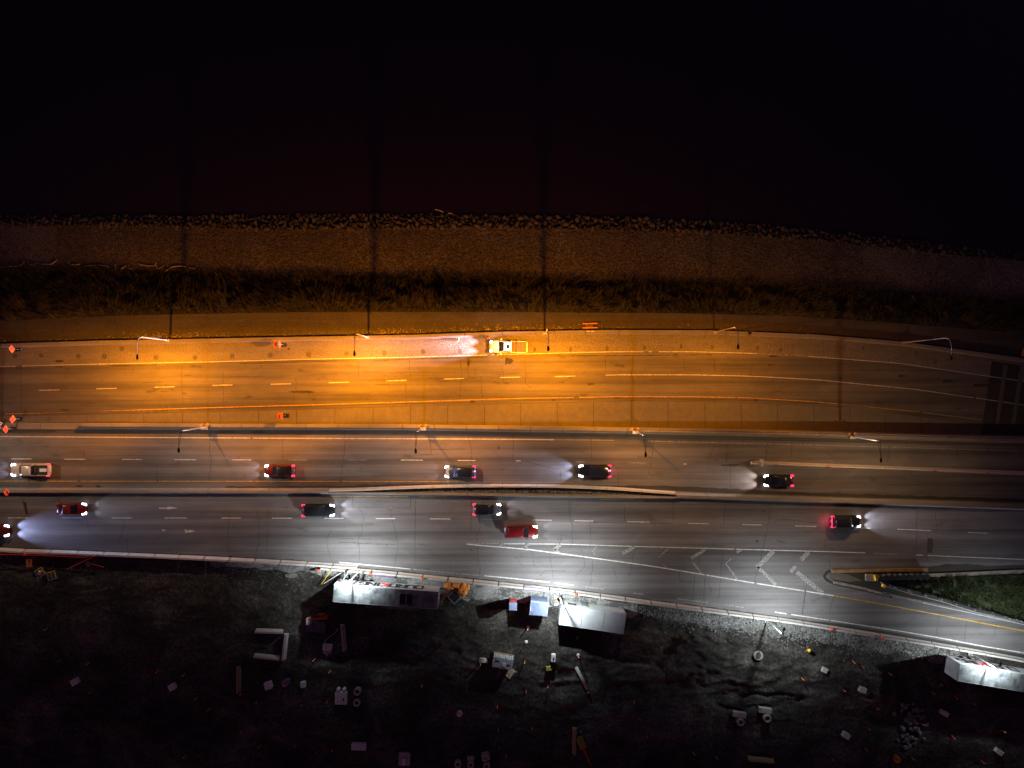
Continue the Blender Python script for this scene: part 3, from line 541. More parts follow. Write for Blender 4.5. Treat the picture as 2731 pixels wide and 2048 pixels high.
pm = MB().tube([(0, 0, 0), (0, 0, .55)], .035, 6).box((0, 0, .01), (.2, .2, .02)).mesh("rail_post", "steel")
for u in us:
    link("post", pm, rl, P(u, lerp(Mc, u) - 1.5, .95))
for h, dv in ((1.48, -1.5), (1.22, -1.5)):
    mb = MB(); mb.tube([Vector((P(u, lerp(Mc, u) + dv, .95).x, P(u, lerp(Mc, u) + dv, .95).y, h)) for u in us], .03, 6); mb.build("rail", "steel", rl)
# central barrier of the main road: one line, then two branches round a strip of stones, then one again
cb = thing("central_barrier", "long cream concrete barrier splitting the two directions of the main road", "barrier")
Jc = [(-.34, 0), (-.34, .1), (-.2, .34), (-.13, .9), (.13, .9), (.2, .34), (.34, .1), (.34, 0)]
b1 = [(-420, 1308), (0, 1308), (560, 1309), (880, 1309)]
bn = [(880, 1307), (960, 1305.5), (1060, 1301), (1160, 1297.5), (1270, 1295.5), (1400, 1295.5), (1500, 1297), (1640, 1303), (1706, 1308), (1800, 1315)]
bs = [(880, 1312), (1000, 1313), (1080, 1315), (1300, 1318), (1500, 1321.5), (1640, 1323.5), (1800, 1325)]
b2 = [(1800, 1321), (2180, 1333), (2450, 1342), (2731, 1352), (3200, 1370)]
for poly, m, a0, a1, n in ((b1, "concrete_wall", -400, 880, 16), (bn, "concrete_cast", 880, 1800, 10), (bs, "concrete_wall", 880, 1800, 10), (b2, "concrete_wall", 1800, 3100, 16)):
    for k in range(n):
        a = a0 + (a1 - a0) * k / n; b = a0 + (a1 - a0) * (k + 1) / n
        pr = [(o * .8, h) for o, h in Jc] if poly in (bn, bs) else [(o * 1.35, h) for o, h in Jc]
        profile_run("barrier_segment", m, [P(u, lerp(poly, u), 0) for u in (a + .5, (a + b) / 2, b - .5)], pr, cb)
link("median_bed", ribbon_mesh("median_bed", "pebble_strip", [(u, v + 3) for u, v in bn], [(u, v - 3) for u, v in bs], 920, 1790, 120, 4, lambda u, v, t: P(u, v, .06 + .12 * fbm(u / 6, v / 3))), lower)
# stones in the strip
def rock_mesh(seed, sx=1, sy=1, sz=.7, m="rock_a"):
    r = random.Random(seed); n = 6; vs = []; fs = []
    for i, (ph, rr) in enumerate(((-.5, .7), (.1, 1.0), (.7, .75))):
        for k in range(n):
            t = 2 * math.pi * k / n + r.uniform(-.3, .3); q = rr * r.uniform(.75, 1.15); vs.append((sx * q * math.cos(t), sy * q * math.sin(t), sz * (ph + r.uniform(-.12, .12))))
    vs.append((r.uniform(-.3, .3), r.uniform(-.3, .3), sz * r.uniform(.75, 1.0)))
    for i in range(2):
        for k in range(n): fs.append((i * n + k, i * n + (k + 1) % n, (i + 1) * n + (k + 1) % n, (i + 1) * n + k))
    for k in range(n): fs.append((2 * n + k, 2 * n + (k + 1) % n, 3 * n))
    return MB().add(vs, fs).mesh("rock", m)
ROCKS = [rock_mesh(s, 1, random.uniform(.6, .95), .6, "rock_a" if s % 3 else "rock_b") for s in range(12)]
PALE = [rock_mesh(s + 50, 1, random.uniform(.6, .95), .6, "rock_pale") for s in range(8)]
def scatter(name, protos, items, parent=None):
    """one joined mesh of many small stones: items = (x, y, z, scale, rot)"""
    vs = []; fs = []; off = 0; data = [([v.co.copy() for v in p.vertices], [tuple(q.vertices) for q in p.polygons]) for p in protos]
    for k, (x, y, z, s, a) in enumerate(items):
        V, Fc = data[k % len(data)]; ca, sa = math.cos(a) * s, math.sin(a) * s
        vs += [(x + v.x * ca - v.y * sa, y + v.x * sa + v.y * ca, z + v.z * s) for v in V]; fs += [tuple(i + off for i in f) for f in Fc]; off += len(V)
    me = bpy.data.meshes.new(name); me.from_pydata(vs, [], fs); me.materials.append(protos[0].materials[0]); o = link(name, me, parent); return stuff(o)
it = []
for _ in range(900):
    u = random.uniform(960, 1720); 
    if 1375 < u < 1430 and random.random() < .8: continue
    a = lerp(bn, u) + 5; b = lerp(bs, u) - 6
    if b < a: continue
    p = P(u, random.uniform(a, b), .12); it.append((p.x, p.y, p.z, random.uniform(.06, .2), random.uniform(0, 6)))
o = scatter("median_stones", PALE, it); o["label"] = "small pale stones and litter lying between the two branches of the central barrier"; o["category"] = "stones"
# second, shorter barrier dividing a lane on the right
rb = thing("lane_barrier", "pale barrier line that starts beside the black car on the right", "barrier")
lb = [(2002, 1234), (2130, 1239), (2171, 1241), (2400, 1249.5), (2560, 1256), (2731, 1262), (3200, 1278)]
for k in range(17):
    a = 2002 + 68 * k; profile_run("barrier_segment", "concrete_cast", [P(a + .6, lerp(lb, a)), P(a + 67.4, lerp(lb, a + 68))], JERSEY, rb)
MB().box((0, 0, .95), (.35, 1.0, .35)).box((0, .45, .6), (.5, .2, .3)).build("end_bracket", "concrete_cast", rb, loc=P(2027, 1233, 0), bevel=.03)
for k, u in enumerate((2073, 2353, 2209, 2490, 2628, 2700)):
    o = MB().box((0, 0, .1), (.18, .14, .22)).build("barrier_reflector", "orange_marker" if k != 1 else "white_plastic", None, loc=P(u, lerp(lb, u) + 1, .85))
    tag(o, ["orange-brown reflector nearest the left end of the lane barrier", "pale double reflector on the lane barrier, near the middle of its line", "small reflector left of the pale double one on the lane barrier", "orange reflector right of the pale double one on the lane barrier", "second orange reflector from the right edge on the lane barrier", "orange reflector closest to the right edge on the lane barrier"][k], "reflector", "reflectors on the lane barrier")
# precast line along the work site: every segment can be lifted away
jm = profile_run("tmp", "concrete_cast", [Vector((-1.97, 0, 0)), Vector((1.97, 0, 0))], [(-.36, 0), (-.36, .09), (-.2, .34), (-.12, .86), (.12, .86), (.2, .34), (.36, .09), (.36, 0)], None)
JM = jm.data; bpy.data.objects.remove(jm)
ORD = ["first", "second", "third", "fourth", "fifth", "sixth", "seventh", "eighth", "ninth", "tenth", "eleventh", "twelfth", "thirteenth", "fourteenth"]
marks = [(0, "left edge of the photo"), (957, "leftmost work lamp"), (1490, "second work lamp"), (2045, "third work lamp"), (2588, "rightmost work lamp")]
segs = []
for line_ in (Bline, Bline2):
    pp = line_ if line_ is Bline2 else [(-66, 1463.5)] + line_[1:]
    for (a, b), (c, d) in zip(pp, pp[1:]):
        if c - a > 100 or a < -80: continue
        segs.append(((a + c) / 2, a, b, c, d))
cnt = {}
for mid, a, b, c, d in sorted(segs, key=lambda s: s[0]):
    mk = min(marks, key=lambda q: abs(q[0] - mid)); side = "right" if (mid > mk[0] or mk[0] == 0) else "left"; cnt.setdefault((mk[1], side), []).append((abs(mid - mk[0]), a, b, c, d))
for (mk, side), L_ in cnt.items():
    for k, (_, a, b, c, d) in enumerate(sorted(L_)):
        A, B = P(a, b), P(c, d); o = link("precast_barrier", JM, None, (A + B) / 2, rz=math.atan2(B.y - A.y, B.x - A.x)); o.scale.x = (B - A).length / 4.10
        if b > 1512 and a < 900 and c > 855 and (a, b) == (857, 1513.5): extra = " behind the overlap"
        tag(o, f"pale precast barrier segment, {ORD[min(k, 13)]} to the {side} of the {mk}" if "edge" not in mk else f"pale precast barrier segment, {ORD[min(k, 13)]} from the {mk}", "barrier", "precast barrier segments along the work site")
# ------------------------------------------------------------------ street lamps
def street_lamp(base, z0, height, reach, label, group, kind, power, col, dx=0.0):
    t = thing("street_lamp", label, "street lamp", (base.x, base.y, z0), 0, group)
    top = height - z0
    if kind == "upper":
        MB().tube([(0, 0, .6), (0, 0, 4), (dx * .1, 0, top - 1.2), (dx * .3, -.25, top - .4)], [.12, .10, .085, .075], 10).build("pole", "pole_paint", t, True)
        MB().tube([(dx * .3, -.25, top - .4), (dx * .5, -.7, top - .05), (dx * .8, -1.4, top + .12), (dx, -reach + .6, top + .08)], [.07, .06, .05, .045], 8).build("arm", "steel", t, True)
        MB().box((0, 0, .72), (.55, .4, .5)).build("base_box", "steel", t, bevel=.03)
    else:
        MB().tube([(0, 0, .9), (0, 0, 5), (0, 0, top - .5)], [.13, .11, .09], 10).build("pole", "pole_paint", t, True)
        for s in (-.13, .13):
            MB().tube([(s, 0, top - .9 if s < 0 else top - .5), (s * .9, -1.0, top - .15), (s * .4, -2.0, top), (0, -reach + .6, top)], .03, 6).build("arm", "black", t, True)
        MB().box((0, -.1, 1.15), (.9, .5, .5)).build("base_box", "steel", t, bevel=.03)
        MB().box((-.55, .35, 1.02), (.5, .35, .35), .4).box((.45, .4, 1.0), (.4, .4, .3), -.5).build("bracket", "wood", t)
    hd = MB(); prof = [(.0, 0), (.09, .05), (.16, .28), (.19, .5), (.15, .72), (.0, .8)]
    n = 10; vs = []; fs = []
    for w, l in prof:
        for k in range(n): a = 2 * math.pi * k / n; vs.append((dx + w * math.cos(a), -reach + .6 - l, top + .08 + .45 * w * math.sin(a)))
    for i in range(len(prof) - 1):
        for k in range(n): fs.append((i * n + k, (i + 1) * n + k, (i + 1) * n + (k + 1) % n, i * n + (k + 1) % n))
    hd.add(vs, fs); h = hd.build("lamp_head", "black", t, True)
    lit = power > 400
    MB().box((dx, -reach + .16, top - .02), (.16, .36, .02)).build("lens", "lens_sodium" if lit else "glass_dark", h)
    if power > 0:
        lamp("lamp_light", t, (dx, -reach + .12, top - .2), power, col, .10, (0.22, 0.45, (.17, .42), 1) if kind == "upper" else (0.32 if base.x < 10 else .6, 1.1, (.20, .5), 1), .02 if kind == "upper" else 1.0)
    return t
SOD = (1.0, .295, .0)
for u, v, pw, lab in ((453, 908.5, .84, "leftmost lit sodium street lamp on the north wall of the upper road"), (982, 900, 1.2, "second sodium street lamp from the left on the north wall, above the pale gravelly shoulder"), (1453, 889, 1.05, "sodium street lamp just right of the parked pickup truck"), (1905, 886, .30, "dim street lamp on the north wall left of the gap in it"), (2404, 914, 0.0, "unlit street lamp with long bare arm at the right end of the upper road")):
    z0 = zU(u); b = U(u, v); street_lamp(b, z0, 9.5, 3.1, lab, "street lamps on the north wall", "upper", POWER_SODIUM * pw, SOD, 0.0)
MED = (1.0, .63, .38)
for u, v, pw, lab in ((5, 1135.5, .75, "median street lamp at the very left edge of the photo"), (554, 1138.5, 1.0, "second median street lamp from the left, above the red car on the main road"), (1131, 1140.5, 1.3, "median street lamp above the dark blue car in the middle"), (1691, 1149.5, 1.25, "median street lamp where the steel railing begins"), (2264, 1163, 1.0, "rightmost median street lamp, standing in the railing")):
    b = P(u, v); street_lamp(b, 0, 9.5, 2.9, lab, "street lamps on the median wall", "median", POWER_MEDIAN * pw, (1.0, .71, .50) if u < 1000 else (1.0, .66, .42) if u < 1500 else (1.0, .61, .28))
# ------------------------------------------------------------------ temporary white work lamps
WH = (.86, .97, 1.0)
for k, (u, v, pw, hx, lab) in enumerate(((956.5, 1522, 1.0, 0, "white work lamp on a mast beside the long lettered trailer"), (1491, 1580, 1.35, -.5, "white work lamp leaning over the white office container"), (2045, 1654, .85, .25, "white work lamp standing over the rubble bank"), (2588, 1742, .75, .35, "white work lamp over the lettered trailer at the right edge"))):
    b = P(u, v); t = thing("work_lamp", lab, "work lamp", b, 0, "white work lamps along the site barrier")
    MB().tube([(0, 0, 0), (0, 0, 3), (0, 0, 6.2)], [.07, .06, .05], 8).build("pole", "white_plastic", t, True)
    MB().box((0, 0, .06), (.7, .7, .12)).build("base_plate", "steel", t, bevel=.02)
    MB().tube([(0, 0, 6.15), (hx * .6, .35, 6.25), (hx, .7, 6.3)], .035, 6).build("arm", "black", t)
    h = MB().box((hx, .8, 6.32), (.30, .55, .14), math.atan2(-hx, .7)).build("lamp_head", "black", t, bevel=.04)
    MB().box((hx, .8, 6.23), (.2, .4, .02), math.atan2(-hx, .7)).build("lens", "lens_white", h)
    lamp("lamp_light", t, (hx, .95, 6.12), POWER_WORK * pw, WH, .10, (.62, 1.0, (.20, .64), -1))
# ------------------------------------------------------------------ vehicles
def beam_falloff(l):           # dipped beam: less light thrown at the road close to the bumper
    l.use_nodes = True; nt = l.node_tree; fo = nt.nodes.new("ShaderNodeLightFalloff"); fo.inputs["Strength"].default_value = 1.0
    nt.links.new(fo.outputs["Linear"], nt.nodes["Emission"].inputs["Strength"])
def soft_body(L, W, z0, z1, name, m, parent, hood=.86, tail=.9, nose=.78, rnd=.8):
    nx = 14; vs = []; fs = []; ny = 8
    for i in range(nx + 1):
        t = -1 + 2 * i / nx; x = t * L / 2; e = abs(t)
        w = W / 2 * (1 - (.20 if t > 0 else .12) * max(0, (e - .6) / .4) ** 2.2); w *= (1 - .22 * max(0, (e - .93) / .07) ** 2)
        zt = z1 * (1 if e < .3 else 1); zt = z0 + (z1 - z0) * ((hood if t > 0 else tail) + (1 - (hood if t > 0 else tail)) * max(0, 1 - e * 1.4))
        zt -= (.24 if t > 0 else .14) * max(0, (e - .8) / .2) ** 2
        zb = z0 + .12 * max(0, (e - .85) / .15)
        for j in range(ny + 1):
            s = j / ny
            prof = [(-1, 0, 0), (-1.0, .45, 0), (-.97, .8, 0), (-.82, 1, 0), (0, 1.03, 0), (.82, 1, 0), (.97, .8, 0), (1, .45, 0), (1, 0, 0)][j]
            vs.append((x, prof[0] * w, zb + (zt - zb) * prof[1]))
    k = ny + 1
    for i in range(nx):
        for j in range(ny): fs.append((i * k + j, (i + 1) * k + j, (i + 1) * k + j + 1, i * k + j + 1))
    fs.append(tuple(range(k))); fs.append(tuple(reversed(range(nx * k, (nx + 1) * k))))
    for i in range(nx): fs.append((i * k + ny, (i + 1) * k + ny, (i + 1) * k, i * k))
    return MB().add(vs, fs).build(name, m, parent, True)
def slab_roof(x0, x1, W, z, t, m, name, parent, r=.25):
    vs = []; n = 6; out = []
    for cx, cy, a0 in ((x1 - r, W / 2 - r, 0), (x0 + r, W / 2 - r, 90), (x0 + r, -W / 2 + r, 180), (x1 - r, -W / 2 + r, 270)):
        for k in range(n): a = R(a0 + 90 * k / (n - 1)); out.append((cx + r * math.cos(a), cy + r * math.sin(a)))
    k = len(out); cx = (x0 + x1) / 2
    vs = [(x, y, z) for x, y in out] + [(cx + (x - cx) * .96, y * .94, z + t) for x, y in out]
    fs = [(i, (i + 1) % k, (i + 1) % k + k, i + k) for i in range(k)] + [tuple(range(k, 2 * k)), tuple(reversed(range(k)))]
    return MB().add(vs, fs).build(name, m, parent, True)
def wheel(parent, x, y, r=.33, w=.22):
    mb = MB(); n = 14; vs = []; fs = []
    for yy in (-w / 2, w / 2):
        for k in range(n): a = 2 * math.pi * k / n; vs.append((x + r * math.cos(a), y + yy, r + r * math.sin(a)))
    fs = [(k, (k + 1) % n, n + (k + 1) % n, n + k) for k in range(n)] + [tuple(range(n)), tuple(reversed(range(n, 2 * n)))]
    wo_ = mb.add(vs, fs).build("wheel", "rubber", parent)
    s = 1 if y > 0 else -1; vs = [(x + .2 * math.cos(2 * math.pi * k / n), y + s * (w / 2 + .012), r + .2 * math.sin(2 * math.pi * k / n)) for k in range(n)]
    MB().add(vs, [tuple(range(n))]).build("rim", "steel", wo_)
def car(u, v, L, W, paint, label, kind="car", facing=-1, lights="headlight", tail_on=True, roofcol=None, beam=1.0, beamcol=(.75, .82, 1.0), hood=.84, glow=0.0, extra=None, name="car"):
    p = P(u, v, .75); t = thing(name, label, "pickup truck" if kind == "pickup" else "car", (p.x, p.y, 0), 0 if facing > 0 else math.pi, "cars driving on the main road")
    hgt = {"car": 1.42, "suv": 1.68, "pickup": 1.85}[kind]; belt = {"car": .88, "suv": 1.02, "pickup": 1.12}[kind]
    soft_body(L, W, .22, belt, "body", paint, t, hood=hood, tail=.97 if kind != "car" else .92)
    if kind == "pickup":
        gx0, gx1, rx0, rx1 = -.28 * L / 2, .50 * L / 2, -.20 * L / 2, .22 * L / 2
    elif kind == "suv":
        gx0, gx1, rx0, rx1 = -.93 * L / 2, .44 * L / 2, -.78 * L / 2, .12 * L / 2
    else:
        gx0, gx1, rx0, rx1 = -.80 * L / 2, .42 * L / 2, -.42 * L / 2, .05 * L / 2
    gw, rw = W * .88, W * .70
    q = [(gx0, gw / 2, belt - .02), (gx1, gw / 2 * .93, belt - .02), (gx1, -gw / 2 * .93, belt - .02), (gx0, -gw / 2, belt - .02), (rx0, rw / 2, hgt - .03), (rx1, rw / 2, hgt - .03), (rx1, -rw / 2, hgt - .03), (rx0, -rw / 2, hgt - .03)]
    MB().add(q, [(0, 4, 7, 3)]).build("rear_window", "glass_dark", t)
    MB().add(q, [(1, 2, 6, 5)]).build("windshield", "glass_dark", t)
    for f in ((0, 1, 5, 4), (3, 7, 6, 2)): MB().add(q, [f]).build("side_window", "glass_dark", t)
    slab_roof(rx0 - .06, rx1 + .06, rw + .1, hgt - .04, .05, roofcol or paint, "roof", t)
    for s in (-1, 1):                        # pillars
        MB().tube([(gx1, s * gw / 2 * .93, belt - .02), (rx1, s * rw / 2, hgt - .02)], .04, 5).tube([(gx0, s * gw / 2, belt - .02), (rx0, s * rw / 2, hgt - .02)], .05, 5).build("pillar", paint, t)
        MB().box((gx1 - .25, s * (W / 2 + .07), belt + .05), (.18, .2, .13)).build("mirror", paint, t, bevel=.03)
        h = MB().add([(L / 2 * .74, s * W * .33, belt * .84), (L / 2 * .965, s * W * .24, belt * .66), (L / 2 * 1.0, s * W * .30, belt * .62), (L / 2 * .965, s * W * .455, belt * .66), (L / 2 * .72, s * W * .50, belt * .84), (L / 2 * .74, s * W * .42, belt * .96), (L / 2 * .955, s * W * .36, belt * .80)],
                     [(0, 1, 6), (1, 2, 6), (2, 3, 6), (3, 4, 5, 6), (0, 6, 5), (4, 5, 0)]).build("headlight", lights, t)
        tl = MB().box((-L / 2 * .91, s * W * .42, belt * .90), (.50, W * .15, .14)).build("taillight", "taillight" if tail_on else "taillight_off", t, bevel=.03)
        if kind == "pickup": pass
    for x in (-L * .30, L * .32):
        for s in (-1, 1): wheel(t, x, s * (W / 2 - .13))
    MB().box((L / 2 * .985, 0, .42), (.14, W * .8, .2)).build("front_bumper", "black", t, bevel=.05)
    MB().box((-L / 2 * .985, 0, .45), (.14, W * .82, .2)).build("rear_bumper", "black", t, bevel=.05)
    if kind == "pickup":
        MB().box((-L * .31, 0, belt + .0), (L * .30, W * .76, .03)).build("cargo_bed", "black", t)
    if extra: extra(t, L, W, belt, hgt)
    if beam > 0:
        for s in (-1, 1):
            l = bpy.data.lights.new("headlight_beam", 'SPOT'); l.energy = 420 * beam; l.color = beamcol; l.spot_size = R(60); l.spot_blend = 1.0; l.shadow_soft_size = .06; beam_falloff(l)
            o = bpy.data.objects.new("headlight_beam", l); C.objects.link(o); o.parent = t; o.location = (L / 2 + .12, s * W * .36, .66); o.rotation_euler = (R(0), R(-90 + 9), 0)
            o.rotation_mode = 'XYZ'; o.rotation_euler = (0, -math.pi / 2 + R(15), 0)
    if glow > 0:
        g = bpy.data.lights.new("taillight_glow", 'POINT'); g.energy = 26 * glow; g.color = (1, .05, .12); g.shadow_soft_size = .1
        o = bpy.data.objects.new("taillight_glow", g); C.objects.link(o); o.parent = t; o.location = (-L / 2 - .35, 0, .8)
    return t
mat("paint_beige", (.42, .36, .30), .3, .1, spec=.5); mat("paint_red", (.13, .008, .008), .25, spec=.5); mat("paint_maroon", (.09, .012, .012), .25, spec=.5)
mat("paint_black", (.012, .013, .016), .2, spec=.5); mat("paint_blue", (.035, .055, .10), .25, spec=.5); mat("paint_grey", (.09, .10, .13), .25, spec=.5); mat("paint_silver", (.34, .42, .60), .3, .2, spec=.5)
def bed_extra(t, L, W, belt, hgt):
    MB().box((-L * .31, W * .40, belt + .06), (L * .30, .07, .09)).box((-L * .31, -W * .40, belt + .06), (L * .30, .07, .09)).box((-L * .47, 0, belt + .06), (.08, W * .8, .09)).build("bed_rail", "paint_beige", t)
    MB().box((-L * .36, 0, belt + .12), (1.0, .5, .22)).build("cargo", "white_plastic", t, bevel=.04)
def deck_blue(t, L, W, belt, hgt):
    MB().box((L * .36, 0, belt * .875), (L * .2, W * .62, .03)).build("hood_panel", "paint_silver", t, bevel=.01)
def rear_panel(m):
    def f(t, L, W, belt, hgt): MB().box((-L * .45, 0, belt * .93), (L * .08, W * .6, .03)).build("boot_lid", m, t, bevel=.01)
    return f
car(82, 1253, 6.2, 2.0, "paint_beige", "beige pickup truck driving at the left edge of the main road", "pickup", -1, "headlight", True, None, .5, (.6, .6, 1), extra=bed_extra, name="pickup_truck")
car(745, 1255.5, 4.75, 1.85, "paint_maroon", "dark red car under the second median street lamp", "car", -1, "headlight", True, "paint_black", .5, extra=rear_panel("paint_grey"), glow=.5)
car(1227, 1258, 4.8, 1.88, "paint_blue", "dark blue car passing below the middle median lamp", "suv", -1, "headlight", True, "paint_black", .25, extra=deck_blue, glow=.4)
car(1586, 1256, 5.0, 1.9, "paint_black", "black car on the main road with bluish beam ahead, right of the blue car", "suv", -1, "headlight", True, None, 2.2, (.55, .68, 1.0), glow=2.2)
car(2077, 1282, 4.5, 1.85, "paint_black", "black car below the start of the lane barrier", "car", -1, "headlight", True, None, 1.6, (1.0, .86, .8), glow=.3)
car(190, 1357.5, 4.6, 1.85, "paint_red", "bright red car driving right near the left edge", "car", 1, "headlight_blue", False, "paint_red", .35, glow=0)
car(849, 1361, 5.0, 1.92, "paint_black", "black sport utility car above the long lettered trailer", "suv", 1, "headlight_blue", True, None, 1.6, glow=.1)
car(1299, 1358, 4.3, 1.82, "paint_grey", "grey car driving right with pale blue tail, under the central barrier", "suv", 1, "headlight", True, "paint_black", .5, extra=rear_panel("paint_silver"), glow=.3)
car(1390, 1418, 5.1, 1.95, "paint_red", "red car driving right beside the start of the gore lines", "suv", 1, "headlight", False, "paint_red", .5, glow=0)
car(2256, 1391, 4.7, 1.85, "paint_black", "black car with glowing red tail nearest the right edge", "suv", 1, "headlight_blue", True, None, 1.5, glow=3.0, extra=rear_panel("taillight"))
car(-17, 1415.5, 4.6, 1.85, "paint_maroon", "dark car cut off by the left edge with blue beams ahead", "car", 1, "headlight_blue", True, None, 3.0, (.45, .55, 1.0), glow=.4)
# parked pickup with roof beacon and covered bed
mat("paint_white", (.66, .64, .60), .35, spec=.5)
p = P(1356.5, 924.3, .9); pk = thing("pickup_truck", "white pickup truck parked on the shoulder, covered bed, roof beacons lit", "pickup truck", (p.x, p.y, zU(1375)), math.pi - R(1.2))
L, W = 5.85, 2.0
soft_body(L, W, .3, 1.15, "body", "paint_white", pk, hood=.92, tail=1.0)
q = [(-.35, .90, 1.12), (1.50, .82, 1.16), (1.50, -.82, 1.16), (-.35, -.90, 1.12), (-.25, .70, 1.82), (.66, .70, 1.84), (.66, -.70, 1.84), (-.25, -.70, 1.82)]
MB().add(q, [(1, 2, 6, 5)]).build("windshield", "glass_dark", pk); MB().add(q, [(0, 4, 7, 3)]).build("rear_window", "glass_dark", pk)
for f in ((0, 1, 5, 4), (3, 7, 6, 2)): MB().add(q, [f]).build("side_window", "glass_dark", pk)
slab_roof(-.32, .72, 1.5, 1.81, .05, "paint_white", "roof", pk)
MB().box((.12, 0, 1.87), (.5, .62, .03)).build("sunroof", "glass_dark", pk, bevel=.02)
for x, y in ((.55, .2), (.55, -.2), (.5, .55), (.5, -.55)): MB().lathe([(.0, 0), (.07, 0), (.07, .08), (.03, .11), (0, .11)], 10, (x, y, 1.87)).build("beacon", "beacon", pk)
MB().box((-.40, 0, 1.93), (.12, 1.72, .10)).box((-.40, .82, 1.55), (.1, .08, .8)).box((-.40, -.82, 1.55), (.1, .08, .8)).build("rack", "paint_white", pk)
for s in (-1, 1):
    MB().box((1.18, s * 1.12, 1.2), (.18, .24, .18)).build("mirror", "paint_white", pk, bevel=.03)
    MB().box((2.72, s * .72, .92), (.34, .34, .16), s * -.5).build("headlight", "headlight", pk, bevel=.05)
    MB().box((-2.82, s * .84, 1.02), (.16, .2, .3)).build("taillight", "taillight_off", pk, bevel=.03)
    MB().tube([(1.46, s * .82, 1.17), (.66, s * .70, 1.84)], .05, 5).build("pillar", "paint_white", pk)
    for x in (-1.75, 1.85): wheel(pk, x, s * .86, .38, .26)
    MB().box((-1.62, s * .88, 1.2), (2.25, .09, .12)).build("bed_rail", "paint_white", pk, bevel=.03)
for k in range(4): MB().box((-.78 - .56 * k, 0, 1.19), (.54, 1.62, .05)).build("bed_cover_panel", "tonneau", pk, bevel=.02)
MB().box((-2.88, 0, .98), (.1, 1.6, .45)).build("tailgate", "paint_white", pk, bevel=.03)
MB().box((2.93, 0, .55), (.16, 1.7, .3)).build("front_bumper", "paint_white", pk, bevel=.05)
for s in (-1, 1):
    l = bpy.data.lights.new("headlight_beam", 'SPOT'); l.energy = 4200; l.color = (1, .72, .88); l.spot_size = R(40); l.spot_blend = 1.0; l.shadow_soft_size = .08; beam_falloff(l)
    o = bpy.data.objects.new("headlight_beam", l); C.objects.link(o); o.parent = pk; o.location = (3.05, s * .72, .92); o.rotation_euler = (0, -math.pi / 2 + R(4), 0)
lamp("beacon_light", pk, (.6, 0, 2.9), 330, (1.0, .88, .74), .06)
# ------------------------------------------------------------------ people beside the pickup
def person(u, v, label, rz, stride, top, vest, lean=0.0):
    b = U(u, v, 0.0); t = thing("person", label, "person", b, rz)
    J = [("hip", (0, 0, .95), .15), ("waist", (lean * .3, 0, 1.1), .14), ("chest", (lean * .7, 0, 1.33), .17), ("neck", (lean, 0, 1.5), .065), ("head0", (lean * 1.1, 0, 1.60), .09), ("head1", (lean * 1.15, 0, 1.72), .095),
         ("shL", (lean * .85, .2, 1.42), .075), ("elL", (lean * .85 + .08, .27, 1.16), .05), ("haL", (lean * .8 + .22, .25, .98), .035), ("shR", (lean * .85, -.2, 1.42), .075), ("elR", (lean * .85 - .08, -.27, 1.15), .05), ("haR", (lean * .8 + .05, -.28, .93), .035),
         ("kneeL", (stride * .5 + .05, .11, .5), .075), ("ankL", (stride * .6, .11, .09), .05), ("toeL", (stride * .6 + .16, .11, .04), .04), ("kneeR", (-stride * .3 + .05, -.11, .5), .075), ("ankR", (-stride * .8, -.11, .1), .05), ("toeR", (-stride * .8 + .15, -.11, .04), .04)]
    ix = {n: i for i, (n, _, _) in enumerate(J)}
    E_ = [("hip", "waist"), ("waist", "chest"), ("chest", "neck"), ("neck", "head0"), ("head0", "head1"), ("chest", "shL"), ("shL", "elL"), ("elL", "haL"), ("chest", "shR"), ("shR", "elR"), ("elR", "haR"), ("hip", "kneeL"), ("kneeL", "ankL"), ("ankL", "toeL"), ("hip", "kneeR"), ("kneeR", "ankR"), ("ankR", "toeR")]
    me = bpy.data.meshes.new("body"); me.from_pydata([c for _, c, _ in J], [(ix[a], ix[b_]) for a, b_ in E_], []); me.materials.append(MATS["trousers"]); me.materials.append(MATS["skin"])
    o = link("body", me, t); sk = o.modifiers.new("skin", 'SKIN')
    for i, (_, _, r_) in enumerate(J): me.skin_vertices[0].data[i].radius = (r_, r_)
    me.skin_vertices[0].data[0].use_root = True; o.modifiers.new("sub", 'SUBSURF').levels = 1; o.modifiers["sub"].render_levels = 1
    MB().lathe([(.15, 0), (.21, .08), (.23, .3), (.20, .42), (.09, .5)], 12, (lean * .6, 0, 1.02)).build("jacket", vest, t, True)
    MB().lathe([(.135, 0), (.13, .07), (.09, .13), (0, .15)], 12, (lean * 1.15, 0, 1.70)).build("cap", top, t, True)
    MB().tube([(lean * .85, .2, 1.43), (lean * .85 + .08, .27, 1.16), (lean * .8 + .17, .25, 1.04)], [.085, .07, .06], 8).build("sleeve", vest, t, True)
    MB().tube([(lean * .85, -.2, 1.43), (lean * .85 - .08, -.27, 1.15), (lean * .8, -.28, 1.02)], [.085, .07, .06], 8).build("sleeve", vest, t, True)
    return t
person(1223.5, 906.5, "person in pale jacket walking on the shoulder farther from the parked pickup", math.pi - .2, .28, "black", "hi_vis")
person(1302, 902, "person in orange and pale jacket stepping beside the front of the parked pickup", R(75), .42, "black", "hi_vis_orange", .1)
